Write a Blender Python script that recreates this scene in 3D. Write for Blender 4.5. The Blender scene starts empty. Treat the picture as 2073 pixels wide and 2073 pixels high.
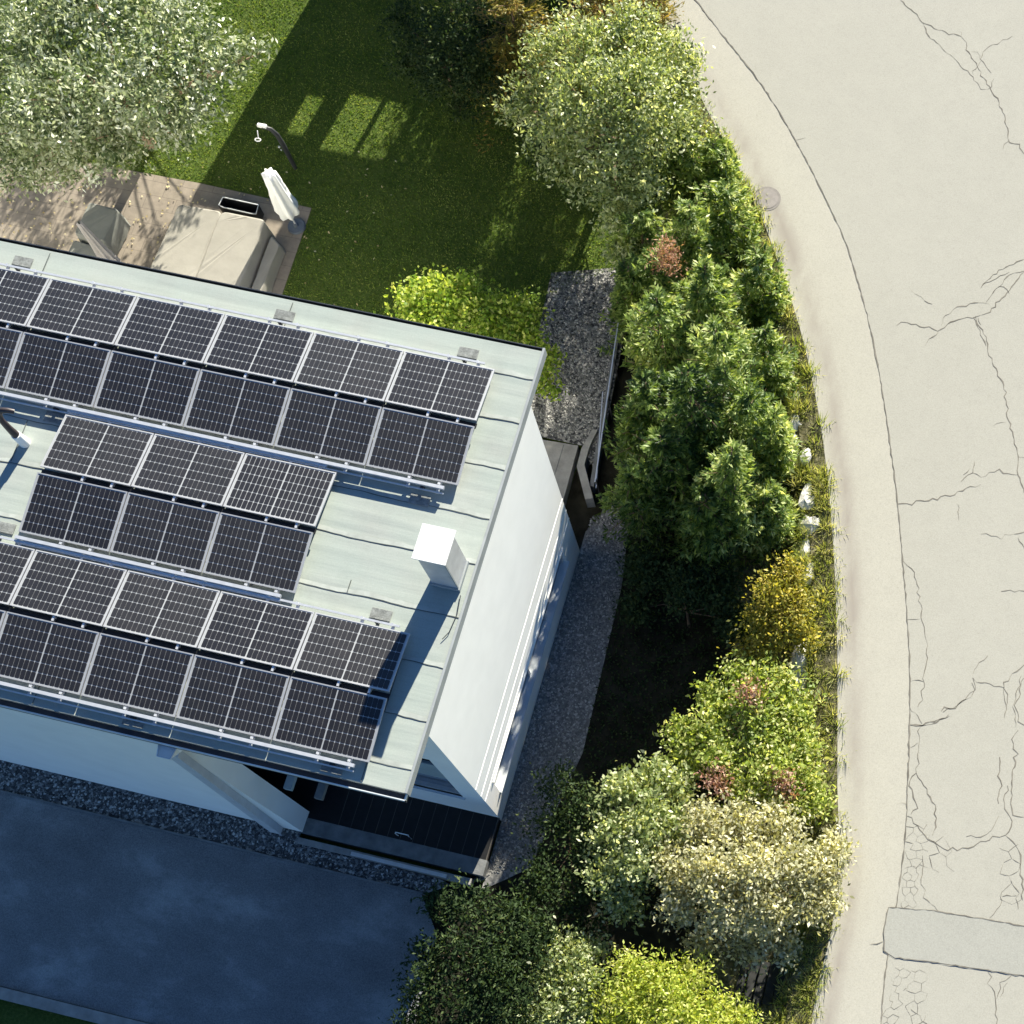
import bpy, math, random
import numpy as np
from mathutils import Vector, Euler
random.seed(7); RNG=np.random.default_rng(11)
scn=bpy.context.scene; COL=scn.collection
R=math.radians
# ------------------------------------------------------------------ camera
W0=2073.0; F=3000.97; PPX,PPY=1488.68,1432.71
CAM=np.array([7.587,-11.901,31.885]); ROT=(.2867,.0287,.2377)
cam=bpy.data.cameras.new('camera'); co=bpy.data.objects.new('camera',cam); COL.objects.link(co)
co.location=CAM; co.rotation_euler=ROT
cam.sensor_width=36; cam.lens=F/W0*36
cam.shift_x=(W0/2-PPX)/W0; cam.shift_y=(PPY-W0/2)/W0
cam.clip_end=1200; cam.clip_start=.5; scn.camera=co
RM=np.array(Euler(ROT).to_matrix())
def K(u,v,z=0.0):
    """survey point: photo reading (1932 px wide) -> world x,y on the level z"""
    s=W0/1932
    d=RM@np.array([(u*s-PPX)/F,-(v*s-PPY)/F,-1.0]); t=(z-CAM[2])/d[2]
    p=CAM+t*d; return (float(p[0]),float(p[1]))
def KC(x0,y0,sc,pts,z=0.0):
    return [K((x0+a/sc)*.93198,(y0+b/sc)*.93198,z) for a,b in pts]
# ------------------------------------------------------------------ light
EL,AZ=R(23.5),R(9.0)      # azimuth from +y towards +x
sd=Vector((math.sin(AZ)*math.cos(EL),math.cos(AZ)*math.cos(EL),math.sin(EL)))
sl=bpy.data.lights.new('sun','SUN'); sl.energy=5.0; sl.angle=R(.5); sl.color=(1.0,.945,.80)
so=bpy.data.objects.new('sun',sl); COL.objects.link(so); so.rotation_euler=sd.to_track_quat('Z','Y').to_euler()
w=bpy.data.worlds.new('World'); scn.world=w; w.use_nodes=True
nt=w.node_tree; bg=nt.nodes['Background']; sky=nt.nodes.new('ShaderNodeTexSky'); sky.sky_type='NISHITA'
sky.sun_disc=False; sky.sun_elevation=EL; sky.sun_rotation=AZ; sky.air_density=1.0; sky.dust_density=.1; sky.ozone_density=7.0; sky.altitude=600
nt.links.new(sky.outputs[0],bg.inputs[0]); bg.inputs[1].default_value=.058
scn.view_settings.view_transform='Standard'; scn.view_settings.look='None'; scn.view_settings.exposure=1.52; scn.view_settings.gamma=1
scn.render.engine='CYCLES'
# ------------------------------------------------------------------ materials
M={}
def newmat(name,rough=.8,spec=.3):
    m=bpy.data.materials.new(name); m.use_nodes=True; b=m.node_tree.nodes['Principled BSDF']
    b.inputs['Roughness'].default_value=rough; b.inputs['Specular IOR Level'].default_value=spec; M[name]=m; return m,m.node_tree,b
def coords(nt,scale=(1,1,1),rot=0):
    tc=nt.nodes.new('ShaderNodeTexCoord'); mp=nt.nodes.new('ShaderNodeMapping'); mp.inputs['Scale'].default_value=scale; mp.inputs['Rotation'].default_value=(0,0,rot)
    nt.links.new(tc.outputs['Object'],mp.inputs['Vector']); return mp.outputs[0]
def noise(nt,vec,scale,detail=4,rough=.55):
    n=nt.nodes.new('ShaderNodeTexNoise'); n.inputs['Scale'].default_value=scale; n.inputs['Detail'].default_value=detail; n.inputs['Roughness'].default_value=rough
    nt.links.new(vec,n.inputs['Vector']); return n.outputs['Fac']
def ramp(nt,fac,stops):
    r=nt.nodes.new('ShaderNodeValToRGB'); e=r.color_ramp.elements
    while len(e)<len(stops): e.new(.5)
    for i,(p,c) in enumerate(stops): e[i].position=p; e[i].color=(*c,1)
    nt.links.new(fac,r.inputs[0]); return r.outputs[0]
def mix(nt,f,a,b,mode='MIX'):
    m=nt.nodes.new('ShaderNodeMix'); m.data_type='RGBA'; m.blend_type=mode
    for s,v in ((0,f),(6,a),(7,b)):
        if hasattr(v,'is_output'): nt.links.new(v,m.inputs[s])
        elif s==0: m.inputs[0].default_value=v
        else: m.inputs[s].default_value=(*v,1)
    return m.outputs[2]
def bump(nt,b,h,strength,dist=.02):
    n=nt.nodes.new('ShaderNodeBump'); n.inputs['Strength'].default_value=strength; n.inputs['Distance'].default_value=dist
    nt.links.new(h,n.inputs['Height']); nt.links.new(n.outputs[0],b.inputs['Normal'])
def g(c,k): return tuple(min(1,x*k) for x in c)
def simple(name,c,rough=.7,spec=.3,metal=0,var=.15,scale=3.0,bmp=0,bscale=40,coat=0):
    m,nt,b=newmat(name,rough,spec); v=coords(nt)
    f=noise(nt,v,scale); nt.links.new(ramp(nt,f,[(.3,g(c,1-var)),(.7,g(c,1+var))]),b.inputs['Base Color'])
    b.inputs['Metallic'].default_value=metal; b.inputs['Coat Weight'].default_value=coat; b.inputs['Coat Roughness'].default_value=.08
    if bmp: bump(nt,b,noise(nt,v,bscale),bmp)
    return m
simple('white_render',(.88,.865,.82),.85,.2,var=.03,scale=1.6,bmp=.15,bscale=60)
simple('cap_metal',(.78,.77,.74),.55,.3,var=.02)
simple('alu',(.66,.67,.68),.38,.5,metal=.5,var=.08,scale=8)
simple('panel_frame',(.50,.50,.50),.4,.5,metal=.4,var=.08,scale=8)
simple('chimney_sheet',(.50,.50,.50),.5,.4,metal=.2,var=.10,scale=5)
simple('dark_steel',(.03,.032,.035),.5,.4,var=.2)
simple('gutter',(.035,.04,.05),.45,.4,var=.2)
simple('edge_trim',(.30,.32,.32),.5,.4,var=.1)
simple('gutter_lip',(.62,.65,.66),.4,.4,var=.1)
simple('glass_dark',(.012,.018,.025),.06,.6,var=.1,coat=1)
simple('blind',(.30,.36,.38),.6,.3,var=.08)
simple('panel_glass',(.014,.018,.026),.12,.5,var=.1,coat=1)
simple('concrete',(.30,.29,.27),.9,.2,var=.2,scale=4,bmp=.3,bscale=30)
simple('concrete_dark',(.17,.175,.175),.9,.2,var=.25,scale=4,bmp=.3,bscale=30)
simple('stone_pale',(.62,.60,.56),.9,.2,var=.3,scale=5,bmp=.6,bscale=12)
simple('cover_fabric',(.285,.27,.235),.8,.2,var=.07,scale=2.5,bmp=.25,bscale=8)
simple('cover_fabric_grey',(.215,.22,.20),.8,.2,var=.1,scale=3,bmp=.25,bscale=9)
simple('canopy_white',(.85,.85,.84),.8,.2,var=.02)
simple('canopy_grey',(.33,.31,.30),.8,.2,var=.12,scale=6)
simple('plastic_black',(.012,.013,.015),.5,.4,var=.2)
simple('rim_pale',(.55,.57,.58),.5,.4,var=.1)
simple('base_blue_grey',(.10,.12,.15),.6,.4,var=.2)
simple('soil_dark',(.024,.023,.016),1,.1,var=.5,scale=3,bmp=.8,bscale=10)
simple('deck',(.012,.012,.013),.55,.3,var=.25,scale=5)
simple('deck_gap',(.085,.075,.065),.7,.3,var=.2)
simple('bark',(.16,.11,.075),.9,.15,var=.3,scale=9,bmp=.6,bscale=25)
simple('bark_light',(.42,.30,.22),.9,.15,var=.2,scale=9,bmp=.6,bscale=25)
simple('rubber_black',(.045,.035,.035),.4,.4,var=.2)
simple('pipe_grey',(.55,.56,.58),.5,.4,var=.08)
simple('patch_bitumen',(.20,.21,.20),.9,.2,var=.35,scale=14,bmp=.3)
simple('timber_dark',(.035,.036,.036),.8,.2,var=.35,scale=6)
simple('cast_iron',(.25,.225,.205),.7,.3,var=.12,scale=12)
simple('cast_iron_ring',(.22,.20,.18),.7,.3,var=.12,scale=12)
simple('crack',(.19,.175,.145),1,.05,var=.3)
simple('crack_soft',(.30,.285,.26),1,.05,var=.2)
simple('cushion',(.62,.60,.52),.8,.2,var=.1)
simple('seam',(.11,.12,.11),.9,.1,var=.3)
# road
def road_mat(name,c,stain,tint):
    m,nt,b=newmat(name,.93,.12); v=coords(nt)
    big=noise(nt,v,.35,3); mid=noise(nt,v,2.2,6,.7); fine=noise(nt,v,34,4,.85)
    a=ramp(nt,big,[(.35,g(c,.93)),(.65,g(c,1.05))])
    a=mix(nt,.5,a,ramp(nt,mid,[(.38,g(stain,.93)),(.62,g(c,1.03))]))
    sp=noise(nt,coords(nt,(1,1,1),.7),11,3,.75); a=mix(nt,.35,a,ramp(nt,sp,[(.33,g(stain,.8)),(.45,c),(.7,g(c,1.12))]))
    a=mix(nt,.6,a,ramp(nt,fine,[(.3,g(tint,.72)),(.7,g(tint,1.2))]))
    if name=='pavement_asphalt':
        uv=nt.nodes.new('ShaderNodeUVMap'); sx=nt.nodes.new('ShaderNodeSeparateXYZ'); nt.links.new(uv.outputs[0],sx.inputs[0])
        band=ramp(nt,sx.outputs[0],[(.02,(.1,.1,.1)),(.12,(.55,.55,.55)),(.24,(1,1,1)),(.42,(.15,.15,.15)),(.6,(0,0,0))])
        vn=noise(nt,coords(nt,(1,.35,1)),1.3,6,.65); vm=ramp(nt,vn,[(.38,(.25,.25,.25)),(.62,(1,1,1))])
        f=mix(nt,1,band,vm,'MULTIPLY'); a=mix(nt,f,a,(.30,.27,.23))
    nt.links.new(a,b.inputs['Base Color']); bump(nt,b,fine,.3,.005); return m
road_mat('road_asphalt',(.385,.372,.318),(.315,.305,.262),(.385,.37,.315))
road_mat('pavement_asphalt',(.425,.405,.34),(.355,.34,.288),(.42,.40,.335))
road_mat('patch_asphalt',(.345,.34,.30),(.285,.28,.25),(.355,.35,.305))
# dark driveway asphalt with pale dried patches
m,nt,b=newmat('driveway_asphalt',.75,.35); v=coords(nt,(1,1.6,1),R(14)); 
big=noise(nt,v,.5,7,.62); fine=noise(nt,coords(nt),36,4,.85)
a=ramp(nt,big,[(.36,(.12,.12,.125)),(.52,(.19,.195,.20)),(.66,(.36,.375,.38))])
a=mix(nt,.45,a,ramp(nt,fine,[(.35,(.04,.04,.042)),(.66,(.34,.345,.345))])); nt.links.new(a,b.inputs['Base Color']); bump(nt,b,fine,.4,.005)
# roof membrane
m,nt,b=newmat('roof_membrane',.85,.2)
vs=coords(nt,(.22,2.6,1)); v=coords(nt)
st=noise(nt,vs,2.2,5,.6); bl=noise(nt,v,.9,4); fn=noise(nt,v,60,3,.7)
a=ramp(nt,st,[(.30,(.23,.255,.235)),(.46,(.325,.355,.325)),(.70,(.365,.395,.36))])
fs=noise(nt,coords(nt,(.5,9,1)),3.0,6,.7); a=mix(nt,.30,a,ramp(nt,fs,[(.35,(.24,.27,.245)),(.5,(.38,.42,.38)),(.68,(.44,.47,.43))]))
sb=noise(nt,coords(nt,(1.4,.5,1)),1.1,5,.7); a=mix(nt,.28,a,ramp(nt,sb,[(.36,(.25,.255,.23)),(.5,(.38,.41,.37))]))
a=mix(nt,.40,a,ramp(nt,bl,[(.35,(.335,.335,.305)),(.6,(.30,.355,.315))]))
a=mix(nt,.3,a,ramp(nt,fn,[(.35,(.27,.31,.28)),(.7,(.44,.48,.44))])); nt.links.new(a,b.inputs['Base Color']); bump(nt,b,st,.22,.02)
simple('roof_lap',(.345,.37,.34),.85,.2,var=.16,scale=5)
# lawn / soil
m,nt,b=newmat('lawn',1,.1); v=coords(nt); n1=noise(nt,v,.8,4); n2=noise(nt,v,14,5,.7)
a=ramp(nt,n1,[(.35,(.045,.095,.018)),(.65,(.095,.14,.03))]); a=mix(nt,.6,a,ramp(nt,n2,[(.3,(.03,.055,.012)),(.55,(.09,.12,.025)),(.75,(.20,.19,.06))]))
nt.links.new(a,b.inputs['Base Color']); bump(nt,b,n2,.9,.05)
m,nt,b=newmat('bank_soil',1,.1); v=coords(nt); n2=noise(nt,v,7,6,.7)
nt.links.new(ramp(nt,n2,[(.3,(.05,.055,.02)),(.5,(.13,.12,.06)),(.7,(.30,.27,.18))]),b.inputs['Base Color']); bump(nt,b,n2,.9,.08)
# gravel ground
def gravel_mat(name,c1,c2,c3):
    m,nt,b=newmat(name,.85,.25); v=coords(nt); vo=nt.nodes.new('ShaderNodeTexVoronoi'); vo.inputs['Scale'].default_value=16; nt.links.new(v,vo.inputs['Vector'])
    sep=nt.nodes.new('ShaderNodeSeparateColor'); nt.links.new(vo.outputs['Color'],sep.inputs[0])
    a=ramp(nt,sep.outputs[0],[(0,c1),(.55,c2),(.97,c3)]); nt.links.new(a,b.inputs['Base Color']); 
gravel_mat('gravel_grey',(.12,.12,.118),(.19,.188,.18),(.34,.33,.31))
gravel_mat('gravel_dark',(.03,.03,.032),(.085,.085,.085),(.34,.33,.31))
# pavers
m,nt,b=newmat('pavers',.9,.2); v=coords(nt); br=nt.nodes.new('ShaderNodeTexBrick'); nt.links.new(v,br.inputs['Vector'])
br.inputs['Scale'].default_value=1; br.inputs['Brick Width'].default_value=.8; br.inputs['Row Height'].default_value=.4; br.inputs['Mortar Size'].default_value=.008; br.offset=.5
br.inputs['Color1'].default_value=(.235,.20,.165,1); br.inputs['Color2'].default_value=(.275,.235,.19,1); br.inputs['Mortar'].default_value=(.12,.10,.085,1)
n1=noise(nt,v,5,5,.65); a=mix(nt,.45,br.outputs['Color'],ramp(nt,n1,[(.3,(.15,.13,.105)),(.7,(.33,.285,.23))])); nt.links.new(a,b.inputs['Base Color']); bump(nt,b,n1,.3,.01)
# leaves
def leafmat(name,stops,trans=.35,rough=.55,spec=.35,tcol=None):
    m=bpy.data.materials.new(name); m.use_nodes=True; nt=m.node_tree; b=nt.nodes['Principled BSDF']; M[name]=m
    b.inputs['Roughness'].default_value=rough; b.inputs['Specular IOR Level'].default_value=spec
    uv=nt.nodes.new('ShaderNodeUVMap'); sx=nt.nodes.new('ShaderNodeSeparateXYZ'); nt.links.new(uv.outputs[0],sx.inputs[0])
    c=ramp(nt,sx.outputs[0],stops); nt.links.new(c,b.inputs['Base Color'])
    tr=nt.nodes.new('ShaderNodeBsdfTranslucent'); cc=mix(nt,1.0,c,tcol or (1.6,1.5,.7),'MULTIPLY'); nt.links.new(cc,tr.inputs[0])
    ms=nt.nodes.new('ShaderNodeMixShader'); ms.inputs[0].default_value=trans
    nt.links.new(b.outputs[0],ms.inputs[1]); nt.links.new(tr.outputs[0],ms.inputs[2]); nt.links.new(ms.outputs[0],nt.nodes['Material Output'].inputs[0])
def st(*cs): n=len(cs); return [(i/(n-1),c) for i,c in enumerate(cs)]
leafmat('leaf_silver',st((.035,.07,.018),(.14,.19,.075),(.44,.48,.30),(.85,.87,.78)),.42,.36,.6,(1.15,1.15,.8))
leafmat('leaf_greygreen',st((.045,.075,.02),(.18,.24,.08),(.42,.47,.24),(.78,.79,.55)),.46,.42,.5)
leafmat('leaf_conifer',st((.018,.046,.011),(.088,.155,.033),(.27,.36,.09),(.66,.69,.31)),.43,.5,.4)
leafmat('leaf_conifer_brown',st((.05,.05,.012),(.15,.15,.03),(.30,.26,.06),(.42,.22,.07)),.4,.55,.3)
leafmat('leaf_dark_shade',st((.010,.024,.008),(.024,.045,.015),(.045,.075,.025),(.11,.14,.05)),.3,.6,.15)  # tones kept low; shade on the driveway-end shrub is in this colour
leafmat('leaf_bright',st((.06,.13,.012),(.16,.27,.03),(.33,.42,.06),(.60,.62,.20)),.45,.5,.3)
leafmat('leaf_yellow',st((.12,.20,.02),(.30,.38,.05),(.52,.56,.12),(.72,.70,.34)),.45,.5,.3)
leafmat('leaf_ochre',st((.07,.09,.015),(.22,.23,.035),(.46,.40,.07),(.62,.52,.18)),.45,.5,.3)
leafmat('leaf_mixed',st((.05,.085,.015),(.20,.28,.05),(.42,.48,.14),(.76,.73,.42)),.48,.5,.35)
leafmat('leaf_tan',st((.11,.11,.06),(.31,.32,.19),(.58,.56,.39),(.87,.85,.68)),.43,.55,.3)
leafmat('leaf_red',st((.18,.08,.06),(.34,.17,.13),(.46,.30,.24),(.58,.46,.36)),.35,.5,.3)
leafmat('leaf_deadred',st((.18,.08,.05),(.34,.17,.11),(.46,.27,.18),(.5,.35,.26)),.3,.6,.2)
leafmat('leaf_fallen',st((.35,.27,.12),(.5,.42,.22),(.6,.55,.35),(.3,.22,.10)),.1,.7,.2)
leafmat('blade_green',st((.035,.085,.015),(.085,.16,.025),(.19,.26,.045),(.38,.40,.13)),.35,.6,.2)
leafmat('blade_verge',st((.10,.15,.025),(.27,.33,.08),(.46,.46,.20),(.66,.61,.38)),.4,.6,.2)
leafmat('pebble',st((.05,.05,.052),(.13,.13,.13),(.24,.235,.225),(.60,.58,.54)),0,.8,.3)
leafmat('pebble_mid',st((.12,.12,.12),(.20,.20,.195),(.28,.275,.26),(.50,.49,.46)),0,.8,.3)
# ------------------------------------------------------------------ mesh helpers
def wloc(o):
    v=Vector((0,0,0))
    while o: v=v+o.location; o=o.parent
    return v
class MB:
    def __init__(s): s.v=[];s.f=[];s.m=[];s.sm=[]
    def add(s,vs,fs,mi=0,smooth=False):
        o=len(s.v); s.v+= [tuple(map(float,p)) for p in vs]
        for f in fs: s.f.append(tuple(o+i for i in f)); s.m.append(mi); s.sm.append(smooth)
    def box(s,x0,x1,y0,y1,z0,z1,mi=0):
        s.add([(x0,y0,z0),(x1,y0,z0),(x1,y1,z0),(x0,y1,z0),(x0,y0,z1),(x1,y0,z1),(x1,y1,z1),(x0,y1,z1)],
              [(3,2,1,0),(4,5,6,7),(0,1,5,4),(1,2,6,5),(2,3,7,6),(3,0,4,7)],mi)
    def hexa(s,b,t,mi=0):
        n=len(b); s.add(list(b)+list(t),[tuple(range(n))[::-1],tuple(range(n,2*n))]+[(i,(i+1)%n,n+(i+1)%n,n+i) for i in range(n)],mi)
    def prism(s,poly,z0,z1,mi=0):
        a=sum(poly[i][0]*poly[(i+1)%len(poly)][1]-poly[(i+1)%len(poly)][0]*poly[i][1] for i in range(len(poly)))
        if a<0: poly=poly[::-1]
        s.hexa([(x,y,z0) for x,y in poly],[(x,y,z1) for x,y in poly],mi)
    def tube(s,pts,rad,n=8,mi=0,caps=True,sm=True):
        pts=[Vector(p) for p in pts]; rad=rad if isinstance(rad,(list,tuple)) else [rad]*len(pts); vs=[];fs=[]
        for i,p in enumerate(pts):
            d=(pts[min(i+1,len(pts)-1)]-pts[max(i-1,0)]).normalized()
            a=d.cross(Vector((0,0,1))); a=a.normalized() if a.length>1e-3 else Vector((1,0,0)); b=d.cross(a)
            for k in range(n):
                t=2*math.pi*k/n; vs.append(p+(a*math.cos(t)+b*math.sin(t))*rad[i])
        for i in range(len(pts)-1):
            for k in range(n): fs.append((i*n+k,i*n+(k+1)%n,(i+1)*n+(k+1)%n,(i+1)*n+k))
        s.add(vs,fs,mi,sm)
        if caps: s.add(vs[:n],[tuple(range(n))],mi); s.add(vs[-n:],[tuple(range(n))[::-1]],mi)
    def rod(s,a,b,wd,ht,mi=0):
        """square bar from a to b"""
        a=Vector(a);b=Vector(b);d=(b-a).normalized(); u=d.cross(Vector((0,0,1))); u=u.normalized() if u.length>1e-3 else Vector((1,0,0)); v=u.cross(d)
        c=[u*(-wd/2)+v*(-ht/2),u*(wd/2)+v*(-ht/2),u*(wd/2)+v*(ht/2),u*(-wd/2)+v*(ht/2)]
        s.hexa([a+q for q in c],[b+q for q in c],mi)
    def build(s,name,mats,parent=None,bevel=0):
        me=bpy.data.meshes.new(name); me.from_pydata(s.v,[],s.f)
        for q in (mats if isinstance(mats,(list,tuple)) else [mats]): me.materials.append(M[q])
        me.polygons.foreach_set('material_index',s.m); me.polygons.foreach_set('use_smooth',s.sm)
        me.validate(); me.update()
        o=bpy.data.objects.new(name,me); COL.objects.link(o)
        if parent: o.parent=parent; o.location=-wloc(parent)
        if bevel:
            bv=o.modifiers.new('bevel','BEVEL'); bv.width=bevel; bv.segments=2; bv.limit_method='ANGLE'
        return o
def empty(name,label,cat,loc=(0,0,0),group=None):
    o=bpy.data.objects.new(name,None); COL.objects.link(o); o.location=loc; o.empty_display_size=.2
    o['label']=label; o['category']=cat
    if group: o['group']=group
    return o
def tag(o,label=None,cat=None,group=None,kind=None):
    if label:o['label']=label
    if cat:o['category']=cat
    if group:o['group']=group
    if kind:o['kind']=kind
    return o
def struct(o): o['kind']='structure'; return o
def npmesh(name,V,nper,UV,mat,parent=None):
    """V (n,nper,3) faces, UV (n,2) constant per face"""
    n=len(V); me=bpy.data.meshes.new(name); me.vertices.add(n*nper); me.vertices.foreach_set('co',V.astype(np.float32).ravel())
    me.loops.add(n*nper); me.loops.foreach_set('vertex_index',np.arange(n*nper,dtype=np.int32))
    me.polygons.add(n); me.polygons.foreach_set('loop_start',np.arange(0,n*nper,nper,dtype=np.int32))
    uvl=me.uv_layers.new(name='UVMap'); uvl.data.foreach_set('uv',np.repeat(UV,nper,axis=0).astype(np.float32).ravel())
    me.materials.append(M[mat]); me.update(calc_edges=True)
    o=bpy.data.objects.new(name,me); COL.objects.link(o)
    if parent: o.parent=parent; o.location=-wloc(parent)
    return o
def unit(a): return a/np.maximum(np.linalg.norm(a,axis=1,keepdims=True),1e-6)
def leaves(C,A,N,L,Wd):
    """diamond leaves: base C, axis A, normal N, length L, width Wd, slightly folded"""
    A=unit(A); N=N-(N*A).sum(1,keepdims=True)*A; N=unit(N); S=np.cross(A,N)
    L=L[:,None]; Wd=Wd[:,None]
    return np.stack([C-A*L*.5, C-A*L*.05+S*Wd*.5+N*Wd*.12, C+A*L*.5, C-A*L*.05-S*Wd*.5+N*Wd*.12],1)
def blob_cloud(blobs,n_clump,per,clr,rng,fill=.55):
    """returns leaf centres, outward dirs, clump ids"""
    tot=sum(b[3]**2 for b in blobs); Cs=[];Os=[];I=[];k=0
    for b in blobs:
        c=np.array(b[:3]); r=b[3]; rz=b[4] if len(b)>4 else r*.8
        m=max(3,int(n_clump*r*r/tot))
        d=unit(rng.normal(size=(m,3))); d[:,2]=np.abs(d[:,2])*1.0-.35*(rng.random(m)<.35); d=unit(d)
        rr=(1-fill*rng.random(m)**2)[:,None]; lump=1+.26*rng.normal(size=(m,1))+.28*(rng.random((m,1))<.08)
        p=c+d*rr*lump*np.array([r,r,rz])
        q=np.repeat(p,per,0); od=np.repeat(d,per,0); e=rng.normal(size=q.shape)*clr*np.array([1,1,.7])
        Cs.append(q+e); Os.append(unit(od+.8*unit(e))); I.append(np.repeat(np.arange(k,k+m),per)); k+=m
    return np.concatenate(Cs),np.concatenate(Os),np.concatenate(I)
def crown(name,blobs,mat,n,size,parent,rng,clr=.13,per=26,fill=.6,up=.6,aspect=.5,bias=0.0):
    C,O,I=blob_cloud(blobs,max(4,n//per),per,clr,rng,fill); m=len(C)
    A=unit(O*.7+rng.normal(size=(m,3))*.8); Nn=unit(O*.5+np.array([0,0,up])+rng.normal(size=(m,3))*.45)
    L=size*(.6+.8*rng.random(m)); V=leaves(C,A,Nn,L,L*aspect)
    cl=rng.random(I.max()+1)*.45; u=np.clip(rng.random(m)**1.25*.6+cl[I]+bias,0.01,.99)
    return npmesh(name,V,4,np.stack([u,rng.random(m)],1),mat,parent)
def limbs(base,blobs,rng,r0=.09,top=None,n=9):
    mb=MB(); b=Vector(base); cx=sum(q[0] for q in blobs)/len(blobs); cy=sum(q[1] for q in blobs)/len(blobs); cz=sum(q[2] for q in blobs)/len(blobs)
    fork=b.lerp(Vector((cx,cy,cz)),.45); fork.z=b.z+(cz-b.z)*.5
    mb.tube([b-Vector((0,0,.15)),b.lerp(fork,.5)+Vector((rng.normal()*.04,rng.normal()*.04,0)),fork],[r0*1.35,r0,r0*.8],8)
    for q in blobs:
        e=Vector(q[:3]); mid=fork.lerp(e,.5)+Vector((rng.normal()*.08,rng.normal()*.08,.08)); mb.tube([fork,mid,e],[r0*.6,r0*.38,r0*.12],6)
        for k in range(3):
            d=Vector((rng.normal(),rng.normal(),abs(rng.normal())*.6)).normalized()*q[3]*.7; mb.tube([mid.lerp(e,.4+.2*k),e+d],[r0*.25,r0*.05],5)
    return mb
def plant(kind,label,cat,base,blobs,mat,n,size,seed,bark='bark',r0=.06,group=None,part='crown',**kw):
    rng=np.random.default_rng(seed); e=empty(kind,label,cat,base,group)
    limbs(base,blobs,rng,r0).build('trunk' if part=='crown' else 'stems',bark,e)
    crown(part,blobs,mat,n,size,e,rng,**kw); return e
def PB(lst):
    """(u,v,z,r[,rz]) photo survey -> blobs"""
    out=[]
    for t in lst:
        x,y=K(t[0],t[1],t[2]); out.append((x,y,t[2],t[3])+((t[4],) if len(t)>4 else ()))
    return out
# conifer: whorled drooping branches bearing flat sprays of narrow leaves
def conifer(label,u,v,zt,r,mat,seed,z0=0.0,n=9000,size=.075,group='conifers of the roadside hedge',kind='conifer',lean=.0,cat='conifer tree',bias=0.):
    rng=np.random.default_rng(seed); x,y=K(u,v,zt); base=(x,y,z0); e=empty(kind,label,cat,base,group)
    mb=MB(); mb.tube([(x,y,z0-.1),(x,y,z0+(zt-z0)*.6),(x,y,zt-.05)],[.09,.05,.012],7)
    H=zt-z0; P=[];A=[];Nn=[];U=[]
    heads=[(0.,0.,1.0,1.0,.52)]
    for q in range(5):
        a=rng.random()*6.283; dd=r*rng.uniform(.3,.62); heads.append((dd*math.cos(a),dd*math.sin(a),rng.uniform(.58,.93),rng.uniform(.40,.6),.16 if q else .12))
    for hx,hy,hf,rf,share in heads:
        nb=int((30+24*H)*(.35+share)); per=max(8,int(n*share*.9/nb)); tone=rng.uniform(-.07,.07); hz=H*hf; zb=.10 if rf==1.0 else .38
        if rf<1: mb.tube([(x+hx*.3,y+hy*.3,z0+hz*.4),(x+hx,y+hy,z0+hz*.97)],[.03,.008],5)
        for i in range(nb):
            t=(i+rng.random())/nb; h=z0+zb*hz+(.97-zb)*hz*t; rad=r*rf*1.12*(1-t)**.55*(.45+.8*rng.random())+.08
            a=rng.random()*6.283; dx,dy=math.cos(a),math.sin(a); rise=.25*(t-.30)+(.9*rng.random() if t>.8 else 0)
            st_=np.array([x+hx*(.5+.5*t)+rng.normal()*.05,y+hy*(.5+.5*t)+rng.normal()*.05,h]); end=st_+np.array([dx*rad,dy*rad,rad*rise])
            if i%3==0: mb.tube([tuple(st_),tuple(end)],[.016,.004],4)
            s=rng.random(per)**.55; pts=st_+(end-st_)*s[:,None]; pts[:,2]-=.10*rad*s**2
            side=np.array([-dy,dx,0.]); wdt=.36*rad*(1.2-s)+.06
            off=(rng.random(per)*2-1); pts=pts+side*(off*wdt)[:,None]; pts[:,2]+=rng.normal(size=per)*.04-.05*np.abs(off)
            ax=np.array([dx,dy,.25])+side*(off*1.3)[:,None]+rng.normal(size=(per,3))*.5
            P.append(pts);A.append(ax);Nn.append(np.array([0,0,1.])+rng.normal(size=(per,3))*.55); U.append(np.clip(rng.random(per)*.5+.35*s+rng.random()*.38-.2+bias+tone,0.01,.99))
    P=np.concatenate(P);A=np.concatenate(A);Nn=np.concatenate(Nn);U=np.concatenate(U); L=size*(.7+.8*rng.random(len(P)))
    mb.build('trunk','bark',e); npmesh('crown',leaves(P,A,Nn,L,L*.30),4,np.stack([U,U],1),mat,e); return e
# ================================================================== TERRAIN
ZR=1.2                                   # level of the street above the garden
def sheet(name,poly,z,mats,kind='structure',thick=.0):
    mb=MB(); a=sum(poly[i][0]*poly[(i+1)%len(poly)][1]-poly[(i+1)%len(poly)][0]*poly[i][1] for i in range(len(poly)))
    if a<0: poly=poly[::-1]
    if thick: mb.prism(poly,z-thick,z)
    else: mb.add([(x,y,z) for x,y in poly],[tuple(range(len(poly)))])
    o=mb.build(name,mats); o['kind']=kind; return o
sheet('ground',[(-400,-400),(400,-400),(400,400),(-400,400)],-.36,'lawn')
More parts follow.
